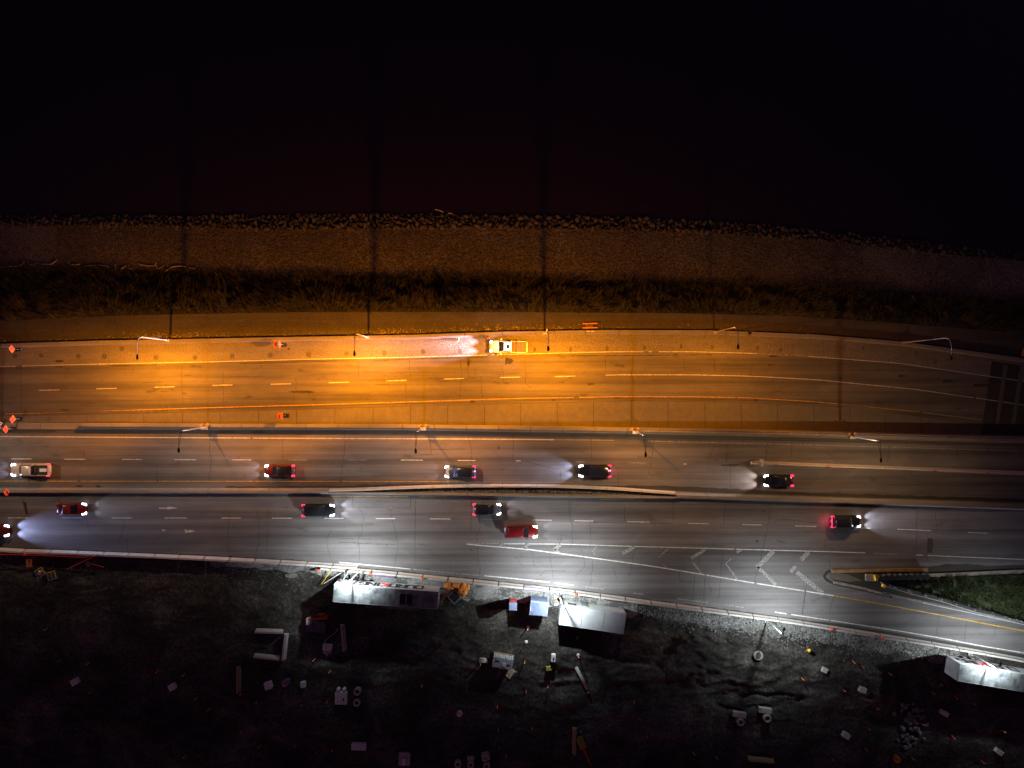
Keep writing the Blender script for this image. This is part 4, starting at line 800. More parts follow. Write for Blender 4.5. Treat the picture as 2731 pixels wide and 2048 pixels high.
# ------------------------------------------------------------------ orange diamond signs
def diamond(parent, x, z, side=.9, y=0, bars="bars"):
    h = side * .7071
    s = MB().add([(x, y, z - h), (x, y + h, z), (x, y, z + h), (x, y - h, z), (x - .03, y, z - h), (x - .03, y + h, z), (x - .03, y, z + h), (x - .03, y - h, z)], [(0, 1, 2, 3), (7, 6, 5, 4), (0, 4, 5, 1), (1, 5, 6, 2), (2, 6, 7, 3), (3, 7, 4, 0)]).build("sign_panel", "orange_sign", parent)
    if bars == "bars":
        MB().box((x + .012, y, z + .12), (.01, .62, .13)).box((x + .012, y, z - .14), (.01, .5, .12)).build("sign_text", "text_black", s)
    elif bars == "x2":
        tm = MB()
        for a, b_ in (((-.26, .25), (-.02, -.03)), ((-.02, .25), (-.26, -.03)), ((.04, .2), (.12, .27)), ((.12, .27), (.24, .2)), ((.24, .2), (.05, -.03)), ((.05, -.03), (.27, -.03))): tm.tube([(x + .014, y + a[0], z + a[1] + .02), (x + .014, y + b_[0], z + b_[1] + .02)], .03, 5)
        tm.build("sign_text", "text_black", s)
        MB().box((x + .012, y, z - .26), (.01, .42, .1)).build("sign_underline", "text_black", s)
def text_obj(name, txt, size, loc, rot, m, parent, extrude=.004, sx=1.0, bold=0.0, align='CENTER'):
    cu = bpy.data.curves.new(name, 'FONT'); cu.body = txt; cu.size = size; cu.extrude = extrude; cu.align_x = align; cu.align_y = 'CENTER'; cu.offset = bold
    cu.materials.append(MATS[m]); o = bpy.data.objects.new(name, cu); C.objects.link(o); o.location = loc; o.rotation_euler = rot; o.scale = (sx, 1, 1); o.parent = parent
    return o
def sign(u, v, zz, xs, label, bars="bars", rz=0.0, base=True, group="orange diamond signs on stands"):
    b = P(u, v, zz); t = thing("diamond_sign", label, "road sign", b, rz, group)
    MB().tube([(0, 0, .1), (0, 0, 2.1)], .03, 6).build("post", "steel", t)
    if base: MB().box((0, 0, .08), (.9, .6, .1)).box((0, 0, .16), (.5, .3, .1)).build("stand_base", "black", t, bevel=.02)
    for x in xs: diamond(t, x, 1.75, .9, bars=bars)
    if len(xs) > 1: MB().tube([(xs[0], 0, 1.5), (xs[-1], 0, 1.5)], .025, 6).build("crossbar", "steel", t)
    return t
sign(52, 932, 0, [.05], "orange diamond sign on the shoulder at the left end, north side", rz=.12)
sign(54, 1116.5, 0, [.05], "orange diamond sign on the concrete slabs at the left end", rz=-.1)
sign(36, 1143, .16, [.05], "orange diamond sign reading x2 at the left edge", "x2")
sign(39, 1308, .9, [.05], "orange diamond sign on the central barrier at the left edge", "bars", base=False)
sign(757, 920, 0, [-.75, -.05], "pair of orange diamond signs on the north shoulder, dark shadows left of them")
sign(763, 1108, 0, [-.55, -.1], "pair of orange diamond signs on the slabs beside the median wall")
# ------------------------------------------------------------------ trailers and containers
def trailer(A, B, w, z0, z1, label, cat="trailer", name="trailer", wheels=True, txt=True, roofm="trailer_grime", ribs=0, wheel_end=-1, white=True):
    """A, B = west and east end of the long axis"""
    c = (A + B) / 2; L = (B - A).length; rz = math.atan2(B.y - A.y, B.x - A.x); t = thing(name, label, cat, (c.x, c.y, 0), rz)
    MB().box((0, 0, (z0 + z1) / 2), (L, w, z1 - z0 - .02)).build("body", "trailer_white", t, bevel=.04)
    n = max(3, int(L / 3.2)); 
    for k in range(n): MB().box((-L / 2 + (k + .5) * L / n, 0, z1), (L / n - .06, w - .05, .03)).build("roof_panel", roofm, t)
    for k in range(1, n): MB().box((-L / 2 + k * L / n, 0, z1), (.045, w - .05, .012)).build("roof_seam", "fence_grey", t)
    MB().box((0, w / 2 - .01, z1 - .03), (L + .02, .06, .1)).box((0, -w / 2 + .01, z1 - .03), (L + .02, .06, .1)).build("top_rail", "trailer_white", t)
    for s in (-1, 1):
        d = MB().box((-L / 2 - .03, s * w / 4, (z0 + z1) / 2), (.05, w / 2 - .04, z1 - z0 - .1)).build("door", "trailer_white", t)
        MB().tube([(-L / 2 - .08, s * .12, z0 + .1), (-L / 2 - .08, s * .12, z1 - .1)], .025, 6).tube([(-L / 2 - .08, s * .45, z0 + .1), (-L / 2 - .08, s * .45, z1 - .1)], .025, 6).build("lock_rod", "steel", d)
    if wheels:
        for k in range(2):
            for s in (-1, 1):
                mb = MB(); n_ = 14; x = -L / 2 + 3.1 + 1.25 * k if wheel_end < 0 else L / 2 - 3.1 - 1.25 * k; y = s * (w / 2 - .18); r = .5
                vs = []
                for yy in (-.16, .2): vs += [(x + r * math.cos(2 * math.pi * q / n_), y + s * yy, r + r * math.sin(2 * math.pi * q / n_)) for q in range(n_)]
                mb.add(vs, [(q, (q + 1) % n_, n_ + (q + 1) % n_, n_ + q) for q in range(n_)] + [tuple(range(n_)), tuple(range(n_, 2 * n_))]); wv = mb.build("wheel", "rubber", t)
                vs = [(x + .27 * math.cos(2 * math.pi * q / n_), y + s * .215, r + .27 * math.sin(2 * math.pi * q / n_)) for q in range(n_)]; MB().add(vs, [tuple(range(n_))]).build("rim", "white_plastic", wv)
        MB().box((0, 0, z0 - .15), (L * .94, .9, .25)).build("chassis", "black", t)
        for s in (-1, 1): MB().box((L / 2 - 2.6, s * .9, z0 / 2), (.15, .15, z0)).build("landing_leg", "steel", t)
    if txt:
        zc = (z0 + z1) / 2; s = 1.45
        for word, col, xx in (("DURO", "text_black", 0), ("K", "sign_red", 1), ("ING", "text_black", 2)):
            pass
    return t, L
def letters(t, x_start, y, z, size, sx):
    """DUROKING on the face that looks to +y: reads from +x to -x; wide square letters, red K"""
    glyph = {"D": [[(0, 0), (0, 1), (.85, 1), (1, .85), (1, .15), (.85, 0), (0, 0)]], "U": [[(0, 1), (0, .15), (.15, 0), (.85, 0), (1, .15), (1, 1)]],
             "R": [[(0, 0), (0, 1), (.9, 1), (1, .9), (1, .6), (.9, .5), (0, .5)], [(.55, .5), (1, 0)]], "O": [[(.12, 0), (0, .15), (0, .85), (.12, 1), (.88, 1), (1, .85), (1, .15), (.88, 0), (.12, 0)]],
             "K": [[(0, 0), (0, 1)], [(1, 1), (.1, .5), (1, 0)]], "I": [[(.5, 0), (.5, 1)]], "N": [[(0, 0), (0, 1), (1, 0), (1, 1)]], "G": [[(1, 1), (.12, 1), (0, .85), (0, .15), (.12, 0), (.88, 0), (1, .12), (1, .5), (.55, .5)]]}
    x = x_start; wv = size * sx
    for ch in "DUROKING":
        cw = wv * (.35 if ch == "I" else 1); mb = MB()
        for strk in glyph[ch]:
            pts = [(x - (gx if ch != "I" else .5) * cw, z + (gy - .5) * size) for gx, gy in strk]; th = size * .10
            for (x0, z0_), (x1, z1_) in zip(pts, pts[1:]):
                d = Vector((x1 - x0, z1_ - z0_)); ln = d.length
                if ln < 1e-4: continue
                d /= ln; n_ = Vector((-d.y, d.x)) * th; e = d * th * .8
                q = [(x0 - e.x - n_.x, z0_ - e.y - n_.y), (x1 + e.x - n_.x, z1_ + e.y - n_.y), (x1 + e.x + n_.x, z1_ + e.y + n_.y), (x0 - e.x + n_.x, z0_ - e.y + n_.y)]
                mb.add([(a, y, b) for a, b in q] + [(a, y + .012, b) for a, b in q], [(3, 2, 1, 0), (4, 5, 6, 7), (0, 1, 5, 4), (1, 2, 6, 5), (2, 3, 7, 6), (3, 0, 4, 7)])
        mb.build("letter", "sign_red" if ch == "K" else "text_black", t); x -= cw + size * .2
z1 = 4.1
NW, NE, SW, SE = P(891.6, 1558.7, z1), P(1169, 1580.4, z1), P(887, 1604.8, z1), P(1167, 1623, z1)
g = lambda p: Vector((p.x, p.y, 0))
t1, L1 = trailer(g((NW + SW) / 2), g((NE + SE) / 2), 2.6, 1.2, z1, "long white lettered semi-trailer with two dark roof panels, by the left work lamp")
letters(t1, L1 / 2 - 2.6, 1.3 + .045, 2.55, 1.5, .68)
for k in range(2):
    r_ = MB().box((L1 * .165 + 1.02 * k, -.1, z1 + .09), (.88, 1.6, .06)).build("roof_solar_panel", "glass_dark", t1)
    MB().box((L1 * .165 + 1.02 * k, .72, z1 + .1), (.94, .05, .08)).box((L1 * .165 + 1.02 * k, -.92, z1 + .1), (.94, .05, .08)).box((L1 * .165 + 1.02 * k - .46, -.1, z1 + .1), (.05, 1.6, .08)).box((L1 * .165 + 1.02 * k + .46, -.1, z1 + .1), (.05, 1.6, .08)).build("panel_frame", "steel", r_)
z1 = 3.0
NW, NE, SW, SE = P(1496, 1613, z1), P(1671, 1638.7, z1), P(1494, 1666, z1), P(1663, 1691, z1)
t2, L2 = trailer(g((NW + SW) / 2), g((NE + SE) / 2), 3.02, .15, z1, "white office container lit almost pure white by the work lamp above it", "container", "office_container", False, False, "trailer_white")
MB().box((-L2 / 2 + 1.6, 1.54, 1.9), (1.3, .05, .8)).build("window", "glass_dark", t2); MB().box((-L2 / 2 + 3.6, 1.55, 1.2), (.9, .06, 2.1)).build("side_door", "trailer_grime", t2)
MB().box((-2.0, -1.75, .35), (1.3, .5, .3)).build("step", "wood", t2); MB().box((2.0, -1.6, .9), (.9, .08, .05)).build("step_rail", "steel", t2)
z1 = 4.1
A = P(2560, 1769.4, z1); B_ = P(2553, 1815.8, z1); D2 = P(2731, 1798, z1); d = (D2 - A).normalized(); mid = (A + B_) / 2
t3, L3 = trailer(g(mid), g(mid + d * 15.8), 2.6, .95, z1, "lettered white semi-trailer with closed pink-lit doors at the right edge", wheel_end=-1)
letters(t3, -L3 / 2 + 9.7, 1.3 + .045, 2.4, 1.5, .6)
# portable toilet
b = P(1368, 1612, 1.2); t = thing("portable_toilet", "red and grey portable toilet casting a long dark shadow", "portable toilet", (b.x, b.y, 0), R(-1))
MB().box((0, 0, 1.1), (1.12, 1.12, 2.1)).build("cabin", "red_paint", t, bevel=.04); MB().box((0, 0, 2.2), (1.22, 1.22, .12)).build("roof", "container_blue", t, bevel=.05)
for x in (-.5, .5):
    for y in (-.5, .5): MB().lathe([(.05, 0), (.05, .04), (0, .05)], 8, (x, y, 2.26)).build("roof_bolt", "white_plastic", t)
MB().box((0, .575, 1.4), (.55, .02, .35)).build("label_plate", "white_plastic", t); MB().box((0, .575, .95), (.8, .02, 1.5)).build("door", "red_paint", t)
# blue corrugated container
NW, NE, SW = P(1417, 1604, 2.6), P(1463, 1608, 2.6), P(1412, 1640, 2.6); c = (P(1463, 1608, 2.6) + P(1412, 1640, 2.6)) / 2
t = thing("storage_container", "small blue corrugated storage container between toilet and office container", "container", (c.x, c.y, 0), R(-5.5))
MB().box((0, 0, 1.3), (2.62, 2.08, 2.5)).build("body", "container_blue", t)
for k in range(13):
    MB().box((-1.2 + k * .2, 0, 2.61), (.09, 1.98, .12)).build("roof_rib", "container_blue", t); MB().box((-1.2 + k * .2, 1.09, 1.3), (.09, .14, 2.45)).build("wall_rib", "container_blue", t)
for s in (-1, 1): MB().box((s * 1.33, 0, 2.58), (.07, 2.14, .1)).build("top_rail", "container_blue", t)
for s in (-1, 1): MB().box((s * 1.28, -.1, 2.66), (.09, .5, .04)).build("roof_vent", "white_plastic", t)
# hose coil by the lamp
b = P(1482, 1602, .3); t = thing("hose_coil", "grey coil of hose lying between blue container and office container", "coil", (b.x, b.y, 0))
for k in range(5):
    vs = [((.28 + .13 * k) * math.cos(a), (.28 + .13 * k) * math.sin(a), .3 + .1 * (k % 2)) for a in [2 * math.pi * q / 24 for q in range(25)]]; MB().tube(vs, .055, 6, False).build("coil_ring", "steel", t, True)
MB().lathe([(.22, 0), (.22, .6), (0, .6)], 12).build("hub", "wood", t)
# orange cloth bundles
for (u, v, w, h, rz, lab) in ((1196, 1565, 1.3, 1.1, .2, "leftmost orange cloth bundle beside the end of the long trailer"), (1216, 1561, 1.4, 1.0, -.2, "middle orange cloth bundle in the pile of three by the barrier"), (1236, 1573, 1.5, 2.0, -.5, "largest orange cloth bundle, rightmost of the three by the barrier")):
    b = P(u, v, .4); n = 12; vs = []; fs = []
    for i in range(n + 1):
        for j in range(n + 1):
            x = (i / n - .5) * 2; y = (j / n - .5) * 2; e = max(0, 1 - max(abs(x), abs(y)) ** 3); vs.append((x * w / 2 * (1 + .12 * math.sin(7 * y + u)), y * h / 2 * (1 + .1 * math.sin(6 * x + u)), .05 + .65 * e ** .6 * (.7 + .6 * fbm(x * 3 + u, y * 3, 3))))
    for i in range(n):
        for j in range(n): a = i * (n + 1) + j; fs.append((a, a + n + 1, a + n + 2, a + 1))
    o = MB().add(vs, fs).build("cloth_bundle", "cloth_orange", None, True, loc=(b.x, b.y, -.05)); o.rotation_euler.z = rz; tag(o, lab, "cloth bundle", "orange cloth bundles")
b = P(1212, 1592, .1); o = thing("square_rack", "dark square metal frame on the ground below the orange bundles", "frame", (b.x, b.y, .05), .75)
for x, y, w, h in ((0, .75, 1.5, .06), (0, -.75, 1.5, .06), (.75, 0, .06, 1.5), (-.75, 0, .06, 1.5)): MB().box((x, y, .1), (w, h, .06)).build("frame_bar", "steel", o)
MB().box((0, 0, .05), (1.3, 1.3, .04)).build("sheet", "black", o)
for k, (a, c_) in enumerate((((1197, 1573), (1178, 1596)), ((1200, 1575), (1176, 1606)))):
    A, B_ = P(*a, .6), P(*c_, .1); o = MB().tube([A, B_], .05, 6).build("wooden_pole", "wood"); tag(o, ["shorter pale pole leaning between orange bundles and trailer end", "longer pale pole leaning between orange bundles and trailer end"][k], "pole", "poles beside the trailer end")
# purple and dark tarps against the barrier
for (pts, lab, m) in (([(992, 1527), (1020, 1529), (1056, 1536), (1050, 1541), (1018, 1538), (990, 1532)], "dark violet tarp lying along the barrier above the lettering of the long trailer", "tarp_purple"),
                   ([(1402, 1559), (1422, 1563), (1440, 1570), (1430, 1577), (1400, 1574)], "bright violet tarp hanging at the barrier above the blue container", "tarp_purple"), ([(1436, 1572), (1464, 1576), (1465, 1580), (1432, 1577)], "narrow dark violet tarp right of the bright violet one", "tarp_purple"),
                   ([(1537, 1584), (1580, 1589), (1575, 1595), (1538, 1590)], "maroon tarp strip behind the barrier above the office container, left piece", "tarp_maroon"), ([(1607, 1594), (1660, 1602), (1668, 1608), (1650, 1606), (1612, 1600)], "maroon tarp strip behind the barrier above the office container, right piece", "tarp_maroon")):
    n = len(pts); base = [P(u, v, .02) for u, v in pts]; up = [P(u, v, .10 + .2 * random.random()) for u, v in pts]
    cc = sum((p for p in up), Vector()) / n; mb = MB(); mb.add(base + up + [cc + Vector((0, 0, .1))], [(i, i + n, (i + 1) % n + n, (i + 1) % n) for i in range(n)] + [(i + n, 2 * n, (i + 1) % n + n) for i in range(n)])
    o = mb.build("tarp", m); tag(o, lab, "tarp", "tarps along the barrier")
# leaning poles near the first lamp
for k, (a, c_, z_, m, lab) in enumerate((((885, 1518), (857, 1558), 1.2, "yellow_paint", "yellow pole leaning from the barrier left of the long trailer"), ((910, 1527), (864, 1556), 1.2, "white_plastic", "thin white pole beside the yellow pole left of the long trailer"),
        ((918, 1527), (917, 1546), 2.6, "steel", "white brace post nearest the left work lamp"), ((930, 1525), (919, 1540), 3.0, "steel", "short white brace left of the left work lamp"), ((954, 1528), (935, 1548), 3.2, "steel", "white brace post right of the left work lamp"),
        ((262, 1478), (178, 1518), 1.0, "red_paint", "long dark red pole leaning off the barrier near the left"))):
    A, B_ = P(*a, z_), P(*c_, .1 if k in (0, 1, 5) else z_ + 1.5); o = MB().tube([A, B_], .07 if k > 1 else .06, 6).build("leaning_pole", m); tag(o, lab, "pole", "loose poles by the barrier")
# orange lamps / plastic blocks on the barrier
for k, (u, v) in enumerate(((852, 1520), (988, 1528), (1535, 1584), (2217, 1677), (2353, 1700), (69, 1478), (1127, 1543))):
    o = MB().box((0, 0, .16), (.34, .3, .34)).build("warning_light", "orange_sign", None, loc=P(u, v, .86), bevel=.04)
    tag(o, ["orange warning light at the left start of the doubled barrier", "orange warning light on the barrier above the long trailer", "orange warning light on the barrier above the office container", "orange warning light right of the rubble bank", "orange warning light midway between the two right work lamps", "orange warning light on the barrier near the left edge", "faint orange warning light above the lettering of the long trailer"][k], "warning light", "warning lights on the precast barrier")
# rail behind the barrier at the far left
t = thing("guard_rail", "dark red tubular rail behind the barrier at the lower left", "railing", (0, 0, 0))
MB().tube([P(-40, 1478, .9), P(110, 1481, .9), P(225, 1487, .9), P(238, 1482, .9)], .05, 6).build("rail", "red_paint", t); MB().tube([P(-40, 1474, .5), P(225, 1482, .5)], .05, 6).build("rail", "red_paint", t)
for u in (20, 62, 100, 135, 172, 208):
    MB().tube([P(u, 1484, .05), P(u - 4, 1479, .95)], .045, 6).build("post", "red_paint", t)
# fallen orange diamond, yellow frames, coil tool
b = P(78, 1501, .4); t = thing("fallen_sign", "faded orange diamond board lying tilted in the dirt at lower left", "road sign", (b.x, b.y, .3), .55)
MB().add([(-.8, -.35, 0), (.1, -.75, .1), (.8, .35, .3), (-.1, .75, .2), (-.8, -.35, .04), (.1, -.75, .14), (.8, .35, .34), (-.1, .75, .24)], [(3, 2, 1, 0), (4, 5, 6, 7), (0, 1, 5, 4), (1, 2, 6, 5), (2, 3, 7, 6), (3, 0, 4, 7)]).build("sign_panel", mat("orange_dull", (.42, .16, .03), .7, var=.2), t)
MB().tube([(.3, -.2, .1), (1.5, .5, .3)], .04, 6).build("post", "red_paint", t)
for k, (u, v, rz, lab) in enumerate(((107, 1527, .55, "yellow square frame holding a grey drum, lower left"), (138, 1535, .25, "empty yellow barred frame right of the one with the drum"))):
    b = P(u, v, .3); t = thing("cage_stand", lab, "stand", (b.x, b.y, -.1), rz, "yellow frames in the dirt")
    for x, y, w, h in ((0, .6, 1.3, .09), (0, -.6, 1.3, .09), (.62, 0, .09, 1.2), (-.62, 0, .09, 1.2)): MB().box((x, y, .45), (w, h, .09)).build("frame_bar", "yellow_paint" if (x > 0 or y > 0) else "steel", t)
    for x in (-.6, .6):
        for y in (-.58, .58): MB().box((x, y, .22), (.08, .08, .44)).build("leg", "steel", t)
    if k == 0: MB().lathe([(.36, 0), (.38, .3), (.34, .62), (0, .66)], 14).build("drum", "steel", t, True)
    else: MB().box((0, 0, .45), (.08, 1.1, .07)).box((.3, .3, .45), (.6, .07, .07)).build("crossbar", "steel", t)
b = P(235, 1503, .1); t = thing("hose_reel", "small ring with orange handle in the dirt, lower left", "hose reel", (b.x, b.y, 0))
MB().tube([(.3 * math.cos(a), .3 * math.sin(a), .12) for a in [q * math.pi / 8 for q in range(15)]], .07, 6).build("ring", "steel", t); MB().tube([(.4, 0, .12), (2.6, -.5, .3)], .04, 6).build("handle", "orange_marker", t)
# ------------------------------------------------------------------ loose barriers on the site
for k, (a, c_, m, lab) in enumerate((((680, 1685), (753, 1687), 0, "loose cream barrier forming the top side of an open square"), ((675, 1752), (744, 1759), 0, "loose cream barrier forming the bottom side of an open square"), ((761, 1692), (753, 1762), 0, "loose cream barrier forming the right side of an open square"),
        ((632, 1781), (632, 1850), 1, "loose yellowish barrier standing alone below the open square"), ((910, 1669), (916, 1738), 0, "loose pale barrier upright in the photo below the long trailer"), ((1534, 1945), (1533, 2016), 1, "loose barrier near the bottom, next to the yellow machine"), ((1998, 2030), (2068, 2036), 1, "loose yellow-brown barrier at the bottom edge, right of centre"))):
    A, B_ = P(*a, .4), P(*c_, .4); mid = (A + B_) / 2; u_ = (a[0] + c_[0]) / 2; v_ = (a[1] + c_[1]) / 2
    o = link("loose_barrier", JM.copy(), None, (mid.x, mid.y, zsite(u_, v_) + .06), rz=math.atan2(B_.y - A.y, B_.x - A.x)); o.scale.x = (B_ - A).length / 4
    if m: o.data.materials[0] = mat("barrier_yellowed", (.30, .22, .12), .8, var=.2)
    tag(o, lab, "barrier", "loose barriers on the work site")
# machine with cable (grey generator) and dark platform above it
def gz(u, v): return zsite(u, v) - .03
b = P(869, 1738, .8); t = thing("generator", "small grey machine with a pale cable below the long trailer", "generator", (b.x, b.y, gz(869, 1738)), -.1)
MB().box((0, .35, .5), (1.4, .8, .9)).build("housing", "white_plastic", t, bevel=.05); MB().box((0, -.35, .3), (1.3, .6, .5)).build("engine", "steel", t, bevel=.05); MB().box((-.1, .35, .97), (.05, .75, .04)).build("seam_strip", "black", t)
MB().tube([(-.4, -.6, .5), (.2, -1.1, .3)], .08, 6).build("exhaust", "steel", t); MB().tube([(-.8, 0, .2), (-.85, .7, .2), (-.2, 1.6, .1), (.9, 2.6, .1), (1.2, 3.3, .1)], .05, 6).build("cable", "white_plastic", t, True)
b = P(846, 1650, .5); t = thing("trestle", "orange and cream trestle standing in the trailer's shadow", "trestle", (b.x, b.y, gz(846, 1650)), .03)
MB().box((0, .0, .9), (3.4, .1, .12)).build("beam", "orange", t); MB().box((-1.45, -.4, .5), (.55, 1.0, .9)).build("block", "white_plastic", t, bevel=.04); MB().box((.6, .35, .6), (1.1, .7, .5)).build("crate", mat("rust", (.30, .07, .03), .8, var=.3), t); MB().tube([(1.2, .2, .9), (1.8, .6, 1.0)], .05, 6).build("handle", "orange", t)
b = P(840, 1675, .3); o = MB().box((0, 0, .25), (3.0, 1.7, .4), -.1).build("skip_platform", mat("slate", (.10, .09, .12), .8, var=.3), None, loc=(b.x, b.y, gz(840, 1675)), bevel=.05); tag(o, "flat dark platform directly below the orange trestle", "platform")
# slatted panel stack
c = P(1341, 1766, .9); t = thing("panel_stack", "stack of ten upright pale panels in the middle of the site", "panel stack", (c.x, c.y, gz(1341, 1766)), R(-10))
for k in range(10):
    MB().box((-1.4 + .31 * k, random.uniform(-.06, .06), .95), (.27, 1.55, 1.75)).build("panel", "trailer_white", t, bevel=.02)
MB().box((0, .85, .12), (3.3, .12, .2)).build("bearer", "wood", t); MB().box((0, -.7, .12), (3.3, .12, .2)).build("bearer", "wood", t)
MB().box((.2, -.15, 1.88), (.55, .5, .12)).build("top_block", "white_plastic", t); MB().box((-.9, .25, 1.86), (.7, .14, .08)).box((.9, -.1, 1.86), (.5, .12, .08)).build("strap", "black", t); MB().tube([(-.2, -.9, .2), (-.3, -2.8, .1)], .05, 6).build("beam", "wood", t)
b = P(1288, 1764, .3); t = thing("pipe_bundle", "white pipes with an orange tip left of the upright panels", "pipes", (b.x, b.y, gz(1288, 1764)), .1)
for y, l in ((-.2, 1.4), (.1, 1.2), (.35, 1.0)): MB().tube([(-l / 2, y, .3), (l / 2, y - .2, .35)], .13, 8).build("pipe", "white_plastic", t, True)
b = P(1360, 1800, .3); t = thing("pallet", "pale wooden pallet and planks lower right of the upright panels", "pallet", (b.x, b.y, gz(1360, 1800)), .95)
for k in range(5): MB().box((0, -.4 + .2 * k, .15), (1.5, .13, .04)).build("plank", "driftwood", t)
for x in (-.6, .6): MB().box((x, 0, .07), (.1, 1.0, .1)).build("bearer", "driftwood", t)
for k, (a, c_) in enumerate((((1371, 1784), (1361, 1803)), ((1369, 1792), (1378, 1792)))):
    o = MB().tube([P(*a, .3), P(*c_, .2)], .06, 5).build("plank", "driftwood"); tag(o, ["longer loose pale stick right of the pallet", "short loose pale stick right of the pallet"][k], "plank", "loose sticks by the pallet")
# small site boxes
def box_thing(u, v, d, m, name, label, cat, rz=0.0, z=None, parts=None, group=None):
    b = P(u, v, d[2] / 2); t = thing(name, label, cat, (b.x, b.y, (gz(u, v) if z is None else z)), rz, group)
    MB().box((0, 0, d[2] / 2), d).build("body", m, t, bevel=.03); MB().box((0, 0, d[2] + .02), (d[0] * 1.04, d[1] * 1.04, .05)).build("lid", m, t)
    if parts: parts(t)
    return t
G = "small pale boxes on the site"
box_thing(1475, 1750, (.62, 1.0, .8), "white_plastic", "equipment_box", "white box with dark mark near the dirt mound centre", "box", -.1, parts=lambda t: MB().box((.05, -.1, .86), (.25, .5, .03)).build("panel", "text_black", t), group=G)
box_thing(1463, 1781, (.8, .55, .7), mat("khaki", (.30, .27, .06), .6), "tool_box", "olive yellow box below the dirt mound", "box", .05, group=G)
for u, v, d, rz, lab in ((714, 1830, (1.0, 1.0, .8), .3, "white box left of the violet drum, lower left of centre"), (806, 1829, (.7, .8, .7), .1, "small cream box right of the violet drum"), (198, 1819, (1.0, .9, .8), .5, "pale box with dark front, far lower left"), (456, 1835, (.9, .9, .8), .4, "pale box in the dark between markers, lower left"),
                   (2199, 1787, (.8, .7, .6), -.4, "white box right of the round manhole, partly in a dark rut"), (2301, 1840, (1.0, .8, .7), -.3, "white box with antenna on the dark mound, lower right"), (2520, 1903, (1.2, .7, .6), -.5, "white box with prongs below the right lettered trailer"), (2262, 1967, (1.0, .8, .8), -.5, "cream box low in the photo right of the two pipe sections"), (2666, 2006, (1.1, .7, .6), -.6, "pale greenish box near the lower right corner"),
                   (956, 1993, (2.2, 1.0, .6), -.02, "wide pale flat box near the bottom, left of centre")):
    box_thing(u, v, d, "white_plastic", "equipment_box", lab, "box", rz, group=G, parts=lambda t: MB().tube([(.1, 0, .6), (.4, .3, .9)], .03, 5).build("lever", "steel", t))
box_thing(908, 1865, (1.75, 1.75, .9), "white_plastic", "water_tank", "ribbed pale square tank with two round caps behind it", "tank", 0, parts=lambda t: ([MB().lathe([(.3, 0), (.3, .5), (.12, .65), (0, .65)], 12, (x, 1.3, .3)).build("cap", "white_plastic", t, True) for x in (-.45, .45)], [MB().box((x, 0, .96), (.06, 1.6, .04)).build("rib", "steel", t) for x in (-.5, 0, .5)], MB().lathe([(.16, 0), (.16, .1), (0, .1)], 10, (.4, -.1, .95)).build("valve", "black", t)))
box_thing(1078, 2026, (1.7, 1.9, .4), "concrete_cast", "manhole_slab", "square concrete slab with a small block on top, bottom edge", "slab", -.05, parts=lambda t: MB().box((-.0, -.3, .7), (.45, .8, .6)).build("block", "white_plastic", t, bevel=.03))
b = P(758, 1826, .4); t = thing("drum", "violet-grey round drum standing between two small boxes", "drum", (b.x, b.y, gz(758, 1826))); MB().lathe([(.5, 0), (.52, .4), (.48, .8), (0, .84)], 16).build("shell", mat("violet_grey", (.20, .15, .22), .6, var=.3), t, True); MB().box((.35, .35, .5), (.7, .7, .7)).build("crate", mat("violet_grey2", (.12, .09, .2), .7), t)
# concrete pipe rings
def ring(u, v, label, r=.42, h=.9, base=None, rz=0.0, tiltd=0.0):
    b = P(u, v, h / 2); t = thing("concrete_ring", label, "pipe section", (b.x, b.y, gz(u, v)), rz, "concrete pipe sections")
    MB().lathe([(r * .62, h * .2), (r * .62, h), (r, h), (r * 1.02, 0), (r * .62, 0)], 20).build("ring", "concrete_cast", t, True)
    MB().lathe([(r * .6, h * .22), (0, h * .22)], 16).build("inner_floor", "black", t)
    if base: MB().box((base[0], base[1], base[4] / 2), (base[2], base[3], base[4])).build("slab", "concrete_cast", t, bevel=.05)
    return t
ring(1976, 1927, "concrete pipe section on a slab, left one of the lower right pair", .55, 1.0, (-.25, 1.0, 2.1, .8, .7), -.15)
ring(2047, 1917, "concrete pipe section on a slab, right one of the lower right pair", .6, 1.0, (-.4, 1.05, 2.0, .8, .7), -.15)
ring(1221, 2040, "oval-topped concrete ring, leftmost of the group at the bottom edge", .52, .9)
ring(1255, 2040, "concrete ring under a pale slab at the bottom edge, second from left", .5, .9, (0, .8, 1.1, .5, .6))
ring(1295, 2020, "concrete block with round hole, upper right in the bottom edge group", .5, .9, (0, 0, 1.15, 1.15, .75), .25)
ring(1298, 2043, "concrete ring touching the bottom edge under the block with a hole", .5, .9)
ring(950, 1877, "pale ring standing right of the ribbed tank, lower one", .55, .9)
ring(952, 1847, "grey ring standing right of the ribbed tank, upper one", .55, .9)
b = P(2025, 1752, .4); t = thing("manhole", "round concrete manhole in the dirt between rubble and pipe sections", "manhole", (b.x, b.y, gz(2025, 1752)))
MB().lathe([(.75, 0), (.72, .5), (.5, .55), (.48, .4), (0, .42)], 20).build("shaft", "concrete_cast", t, True); MB().lathe([(.45, 0), (.45, .05), (0, .06)], 18, (0, 0, .42)).build("cover", "rock_pale", t); 
b = P(1225, 1908, .5); t = thing("sand_bag_roll", "pale banded roll with a marker post in the lower middle", "roll", (b.x, b.y, gz(1225, 1908)), .4)
MB().lathe([(.35, 0), (.5, .3), (.45, .6), (.2, .75), (0, .76)], 14).build("roll", "driftwood", t, True); MB().lathe([(.47, 0), (.47, .1)], 14, (0, 0, .45)).build("band", "white_plastic", t)
